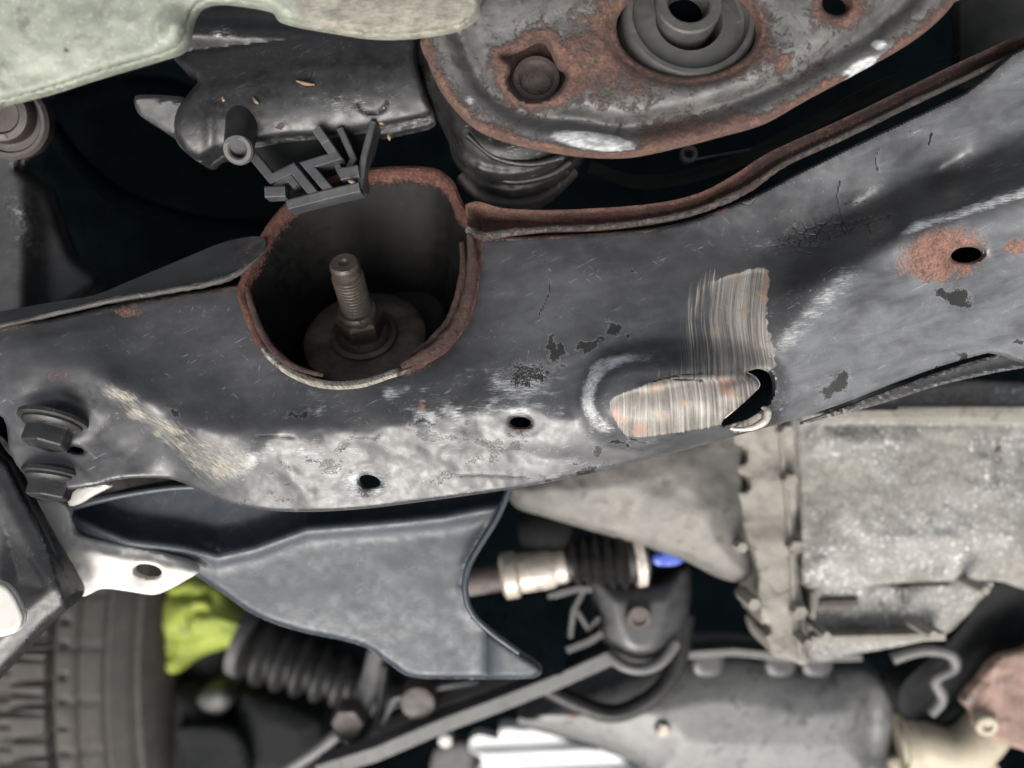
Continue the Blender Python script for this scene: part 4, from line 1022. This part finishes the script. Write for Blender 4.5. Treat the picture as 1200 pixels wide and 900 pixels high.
sheet('splash_plate', spl([(206, 852), (240, 850), (280, 860), (290, 920), (214, 920), (212, 880)], n=5), lambda x, y, s: -285 + 0 * x, M['liner'], hb, step=5, thick=6, edge=10)
sheet('knuckle_arm', spl([(280, 810), (320, 815), (360, 830), (380, 850), (370, 920), (270, 920), (276, 860)], n=5), lambda x, y, s: -310 + 14 * np.sqrt(np.clip(s / 30, 0, 1)), M['liner'], hb, step=5, thick=30, edge=8)
dl = thing('drop_link', 'grey metal link bar with a rusty bolt behind the suspension arm', 'link', PV(425, 810, -190))
tube('link_bar', [(442, 764, -190), (434, 800, -188), (420, 832, -186), (404, 860, -186)], [6, 7, 7.5, 8], M['midgrey'], dl, n=14, flat=.5)
tube('link_eye', [(398, 860, -184), (420, 872, -184), (440, 852, -184), (446, 820, -186), (450, 780, -188)], 3, M['black'], dl, n=10)
lathe('bolt', PV(408, 846, -176), (0, -.2, .98), [(0, -10), (11, -10), (11, 0), (9.5, 2.5), (0, 2.5)], M['brown'], dl, n=6)
tube('link_arm', [(330, 905, -200), (370, 880, -196), (398, 858, -190)], 4, M['midgrey'], dl, n=12)
tr = thing('tie_bar', 'long grey square bar running diagonally under the suspension arm', 'bar', PV(560, 830, -170))
bar('bar_face', [(372, 905), (440, 884), (520, 850), (600, 820), (660, 796), (722, 768)], 17, -160, 16, M['midgrey'], tr)
bar('bar_web', [(440, 862), (520, 826), (590, 800), (650, 782)], 26, -182, 10, M['black'], tr)
lathe('bolt', PV(490, 823, -168), (0, -.1, 1), [(0, -14), (11, -14), (11, 0), (10, 2), (7, 2.6), (0, 2.6)], M['brown'], tr, n=30, label='rusty round bolt head')
bar('bar_web', [(448, 850), (462, 820), (520, 806), (560, 800)], 6, -174, 10, M['midgrey'], tr)

# ------------------------------------------------------------------ gearbox
gb = thing('gearbox', 'pale weathered cast alloy gearbox casing beyond the beam', 'gearbox', PV(950, 620, -140))
def bell_z(x, y, s):
    return -128 + 14 * np.sqrt(np.clip(s / 60, 0, 1)) + 2.5 * np.sin((x - y * .9) / 38.0) + (vnoise(x, y, 60, 81) - .5) * 8
sheet('bell_housing', spl([(596, 560), (650, 540), (760, 500), (868, 470), (874, 540), (874, 610), (880, 668), (868, 682), (840, 676), (800, 656), (740, 636), (690, 621), (640, 606), (602, 592)], n=5), bell_z, M['bell'], gb, step=4, thick=30, edge=9, edge_h=8,
      attrs={'scuff': lambda x, y, s: .3 * vnoise(x, y, 60, 5), 'tint': lambda x, y, s: 1 + 0 * x})
sheet('joint_flange', spl([(858, 478), (926, 470), (934, 520), (936, 580), (932, 620), (938, 690), (948, 774), (922, 772), (902, 764), (890, 720), (884, 660), (866, 610), (860, 540)], n=4), lambda x, y, s: -123 + .8 * np.sin(y / 11.0) + (vnoise(x, y, 24, 66) - .5) * 3, M['alloy2'], gb, step=3, thick=34, edge=6, edge_h=4,
      holes=[ell(867, 533, 7, 10), ell(869, 566, 8, 9), ell(896, 736, 5, 6)])
bar('flange_seam', [(914, 476), (918, 540), (926, 620), (930, 690), (938, 770)], 5, -121, 10, M['alloy2'], gb)
def case_z(x, y, s):
    z = -128 + 10 * sst(0, 60, s) + (vnoise(x, y, 40, 91) - .5) * 5 + (vnoise(x, y, 10, 92) - .5) * 2.0
    return z + 7 * sst(6, 0, np.abs(y - 486) - 6) * (x > 940)
sheet('casing', spl([(930, 470), (1000, 462), (1230, 462), (1230, 676), (1160, 680), (1060, 683), (946, 690), (936, 640), (934, 560)], n=5), case_z, M['alloy'], gb, step=3.5, thick=40, edge=8, edge_h=5,
      attrs={'scuff': lambda x, y, s: .62 * sst(.35, .7, vnoise(x, y, 70, 6)) + .15, 'tint': lambda x, y, s: .6 + 0 * x, 'rust': lambda x, y, s: .45 * blob(x, y, 1170, 530, 20, 60)})
sheet('casing_lip', spl([(975, 478), (1230, 474), (1230, 494), (1080, 494), (975, 492)], n=3), lambda x, y, s: -106 + 0 * x, M['alloy2'], gb, step=4, thick=20, edge=6, edge_h=4, attrs={'scuff': lambda x, y, s: .6 + 0 * x, 'tint': lambda x, y, s: 1 + 0 * x})
sheet('lower_cover', spl([(944, 688), (1060, 684), (1160, 680), (1146, 706), (1128, 726), (1106, 744), (1060, 756), (1000, 766), (950, 770)], n=4), lambda x, y, s: -142 + (vnoise(x, y, 40, 93) - .5) * 6 - .05 * (y - 690), M['alloy'], gb, step=4, thick=30, edge=8, edge_h=5,
      attrs={'scuff': lambda x, y, s: .42 + 0 * x, 'tint': lambda x, y, s: .4 + 0 * x})
bar('cover_rib', [(952, 750), (1040, 748), (1108, 746)], 9, -132, 18, M['alloy2'], gb)
bar('cover_rib', [(954, 694), (950, 740)], 8, -136, 14, M['alloy2'], gb)
bar('cover_rib', [(1062, 690), (1064, 708)], 6, -137, 10, M['alloy'], gb)
bar('cover_slot', [(962, 708), (1006, 706)], 8, -139.5, 6, M['brown'], gb)
for (bx, by, br_) in ((868, 640, 7), (882, 706, 8), (944, 752, 6), (966, 742, 5), (921, 506, 9), (925, 562, 9), (931, 640, 9), (936, 716, 9), (1150, 690, 6), (1090, 742, 6)):
    lathe('case_bolt', PV(bx, by, -119 if br_ == 9 else -112), (0, 0, 1), [(0, -20), (br_ * .5, -20), (br_ * .5, 2), (br_ * .4, 4), (0, 4)], M['alloy2'], gb, n=6, smooth=20)

# sump below the gearbox
sp = thing('oil_sump', 'dark grey ribbed oil sump below the pale gearbox, out of focus', 'sump', PV(860, 840, -200))
sheet('sump_body', spl([(790, 930), (748, 896), (700, 874), (650, 858), (606, 846), (640, 824), (700, 800), (760, 776), (820, 764), (890, 766), (950, 778), (1010, 776), (1040, 796), (1052, 832), (1046, 880), (1060, 930)], n=5),
      lambda x, y, s: -215 + 26 * np.sqrt(np.clip(s / 60, 0, 1)) - 6 * np.exp(-((x - 1020) / 10) ** 2) + 2 * np.sin(x / 60), M['sump'], sp, step=5, thick=40, edge=10, edge_h=10, attrs={'rust': lambda x, y, s: .8 * blob(x, y, 672, 838, 26, 10, 10), 'scuff': lambda x, y, s: .5 * blob(x, y, 776, 855, 10, 7) + .34 * blob(x, y, 860, 820, 160, 60)})
for bx in (830, 915, 958):
    sheet('sump_tab', spl([(bx - 16, 764), (bx + 16, 764), (bx + 14, 790), (bx - 14, 790)], n=3), lambda x, y, s: -188 + 0 * x, M['black'], sp, step=4, thick=14, edge=4)
bar('sump_rail', [(800, 768), (860, 764), (940, 772), (1010, 770)], 9, -184, 18, M['midgrey'], sp)
lathe('drain_plug', PV(777, 856, -186), (0, 0, 1), [(0, -10), (5, -10), (5, 0), (4, 1.5), (0, 1.5)], M['bright'], sp, n=6)
o = tube('hose', [(640, 806, -178), (676, 824, -178), (716, 836, -178), (750, 826, -178), (778, 804, -178), (796, 770, -180), (804, 720, -184)], 5.5, M['rubber'], None, n=14)
tag(o, 'black hose looping over the sump below the engine arm', 'hose')
ea = thing('engine_bracket', 'black arm with a small bolt below the drive shaft boot', 'bracket', PV(748, 722, -160))
sheet('arm_body', spl([(690, 672), (730, 680), (770, 680), (806, 662), (808, 712), (796, 752), (776, 778), (742, 784), (718, 770), (702, 740), (694, 706)], n=5), lambda x, y, s: -165 + 12 * np.sqrt(np.clip(s / 26, 0, 1)), M['black'], ea, step=4, thick=20, edge=6)
lathe('bolt', PV(748, 722, -150), (0, -.1, 1), [(0, -8), (7.6, -8), (7.6, 2), (6.6, 3.6), (4.4, 3.6), (4, 2), (0, 2)], M['brown'], ea, n=24)
tube('lower_rim', [(712, 766, -156), (730, 780, -152), (754, 784, -152), (776, 774, -154), (792, 752, -157)], 3.4, M['midgrey'], ea, n=12)
cb = thing('clip_bracket', 'small grey clip bracket in the dark gap below the drive shaft', 'bracket', PV(680, 720, -150))
bar('bracket_strip', [(642, 700), (676, 690), (694, 690)], 8, -150, 8, M['darkcast'], cb)
bar('bracket_strip', [(684, 692), (672, 716), (668, 748)], 7, -152, 8, M['darkcast'], cb)
bar('bracket_strip', [(664, 762), (690, 752), (706, 742)], 9, -150, 8, M['black'], cb)
bar('bracket_strip', [(676, 716), (690, 738), (702, 724)], 6, -154, 6, M['darkcast'], cb)
o = sheet('gap_shade', spl([(548, 690), (600, 694), (658, 700), (660, 790), (600, 770), (556, 730)], n=3), lambda x, y, s: -150 + 0 * x, M['bay'], None, step=6, thick=30, edge=6)  # dark sheet standing for the shade in this gap
tag(o, 'plain black backing for the shade in the gap under the silver joint', 'backing')

# drive shaft
ds = thing('drive_shaft', 'drive shaft with a bright silver joint and a ribbed black boot, beyond the arm edge', 'drive shaft', PV(660, 660, -150))
axd = np.array(PV(745, 650, -150) - PV(606, 672, -150)); axd = tuple(axd / np.linalg.norm(axd))
lathe('joint_ring', PV(597, 674, -150), axd, [(0, -5), (10, -5), (13.5, -3), (13.5, 4), (11, 6), (0, 6)], M['bright'], ds, n=36)
lathe('joint_body', PV(606, 672, -150), axd, [(0, 0), (10.8, 0), (11.6, 2), (11.6, 19), (10.6, 22), (0, 22)], M['bright'], ds, n=36)
lathe('joint_collar', PV(652, 664, -150), axd, [(0, -3), (10, -3), (10, 5), (8, 7), (0, 7)], M['bright'], ds, n=36)
prof = [(0, 0), (10, 0)]
for i in range(5):
    prof += [(10.5 + i * 1.5, 2.4 + i * 6.6), (15 + i * 1.5, 5 + i * 6.6), (11.0 + i * 1.5, 8 + i * 6.6)]
prof += [(17, 36), (17, 46), (0, 46)]
lathe('boot', PV(664, 660, -150), axd, prof, M['rubber'], ds, n=40)
lathe('boot_clamp', PV(746, 650, -150), axd, [(0, -2.6), (18.4, -2.6), (18.4, 2.6), (0, 2.6)], M['bright'], ds, n=40, label='bright band clamp')
lathe('shaft', PV(590, 676, -152), axd, [(0, -70), (8, -70), (8, 0), (0, 0)], M['brown'], ds, n=24)
lathe('joint_cup', PV(640, 628, -165), axd, [(0, -16), (14, -16), (18, -4), (18, 10), (14, 16), (0, 16)], M['liner'], ds, n=30)
o = sheet('blue_connector', spl([(766, 650), (790, 646), (802, 656), (790, 663), (768, 662)], n=3), lambda x, y, s: -140 + 0 * x, M['blue'], None, step=3, thick=10, edge=4)
tag(o, 'small bright blue piece at the end of the boot clamp', 'connector')

# right: dark bracket, pipes, exhaust
o = sheet('dark_bracket', spl([(1158, 684), (1230, 680), (1230, 800), (1180, 790), (1140, 820), (1100, 850), (1062, 846), (1054, 810), (1080, 780), (1112, 752), (1136, 722)], n=4), lambda x, y, s: -190 + 12 * np.sin((x + y) / 24.0), M['liner'], None, step=5, thick=20, edge=8)
tag(o, 'dark folded bracket behind the gearbox, above the exhaust elbow', 'bracket')
o = tube('coolant_pipe', [(1046, 772, -165), (1080, 762, -162), (1112, 766, -162), (1118, 782, -164), (1096, 796, -166), (1104, 818, -168), (1090, 836, -170)], 3.4, M['midgrey'], None, n=12)
tag(o, 'grey bent pipe between the gearbox cover and the exhaust elbow', 'pipe')
ex = thing('exhaust_elbow', 'cream coloured exhaust elbow pipe with a flange ring, out of focus', 'exhaust pipe', PV(1100, 870, -200))
tube('elbow', [(1058, 872, -205), (1084, 872, -200), (1112, 880, -196), (1140, 872, -194), (1166, 838, -196)], [15, 14.5, 14.5, 15, 15], M['cream'], ex, n=26)
lathe('flange_ring', PV(1062, 872, -205), (.98, .0, .1), [(0, -4), (18, -4), (18, 4), (0, 4)], M['cream'], ex, n=30)
sheet('base_plate', spl([(1036, 892), (1090, 890), (1160, 888), (1164, 930), (1036, 930)], n=3), lambda x, y, s: -205 + 0 * x, M['cream'], ex, step=5, thick=8, edge=4)
rs_ = thing('heat_shield', 'flaky pinkish rusted heat shield at the edge of the view, by the exhaust elbow', 'heat shield', PV(1170, 820, -170))
sheet('shield', spl([(1128, 822), (1134, 812), (1150, 794), (1168, 772), (1196, 764), (1230, 760), (1230, 884), (1196, 878), (1168, 868), (1146, 852), (1140, 836)], n=5), lambda x, y, s: -172 + 10 * np.exp(-((x - 1170) / 26) ** 2) + (vnoise(x, y, 16, 3) - .5) * 5, M['pinkrust'], rs_, step=3, thick=5, edge=5,
      attrs={'scuff': lambda x, y, s: np.maximum(.9 * blob(x, y, 1136, 820, 14, 12), .5 * blob(x, y, 1190, 775, 40, 12)), 'tint': lambda x, y, s: .4 + 0 * x})
lathe('bolt', PV(1156, 850, -162), (-.1, -.2, 1), [(0, -6), (6.5, -6), (6.5, 1), (5.4, 2), (3.2, 2), (2.6, 0), (0, 0)], M['cream'], rs_, n=24)

# pale sheet in daylight at the bottom
ws = sheet('white_sheet', spl([(552, 868), (562, 862), (584, 866), (590, 851), (640, 860), (700, 878), (746, 900), (740, 930), (560, 930), (566, 892), (550, 880)], n=4), lambda x, y, s: -330 + 3 * np.sin(y / 4.5 + x * .01) + .1 * (900 - y), M['sheet'], None, step=3, thick=12, edge=4)
tag(ws, 'bright white layered sheet in daylight below the sump', 'sheet')
o = lathe('white_clip', PV(522, 867, -300), (0, -.2, 1), [(0, -6), (5, -6), (5, 2), (3, 3), (0, 3.4)], M['white'], None, n=20)
tag(o, 'tiny white clip beside the white sheet', 'clip')
o = sheet('grey_slab', spl([(510, 880), (556, 874), (566, 930), (510, 930)], n=3), lambda x, y, s: -345 + 0 * x, M['darkcast'], None, step=5, thick=12, edge=4)
tag(o, 'dark grey slab beside the bright white sheet', 'slab')

# bits of dry straw
for i, (sx, sy, sz, L, an) in enumerate(((358, 97, -13.2, 22, 12), (300, 118, -13.5, 10, 50), (262, 116, -15, 9, 70), (446, 143, -21, 10, 30), (456, 160, -14, 9, 80), (405, 18, -19, 9, -20), (412, 212, -11.8, 8, 10))):
    c, s_ = math.cos(R(an)) * L / 2, math.sin(R(an)) * L / 2
    o = tube('dry_straw', [(sx - c, sy - s_, sz), (sx, sy + 1, sz + .8), (sx + c, sy + s_, sz)], [.3, .75, .25], M['straw'], None, n=7)
    tag(o, ['tan splinter of dry straw lying on top of the black housing', 'short straw bit beside the hollow boss of the housing', 'upright straw bit on the round end of the housing', 'straw crumb on the lower edge of the housing',
            'straw bit hanging under the lower edge of the housing', 'straw speck just below the beige strip of the panel', 'tiny straw speck stuck on the cable clip'][i], 'straw', 'bits of dry straw')
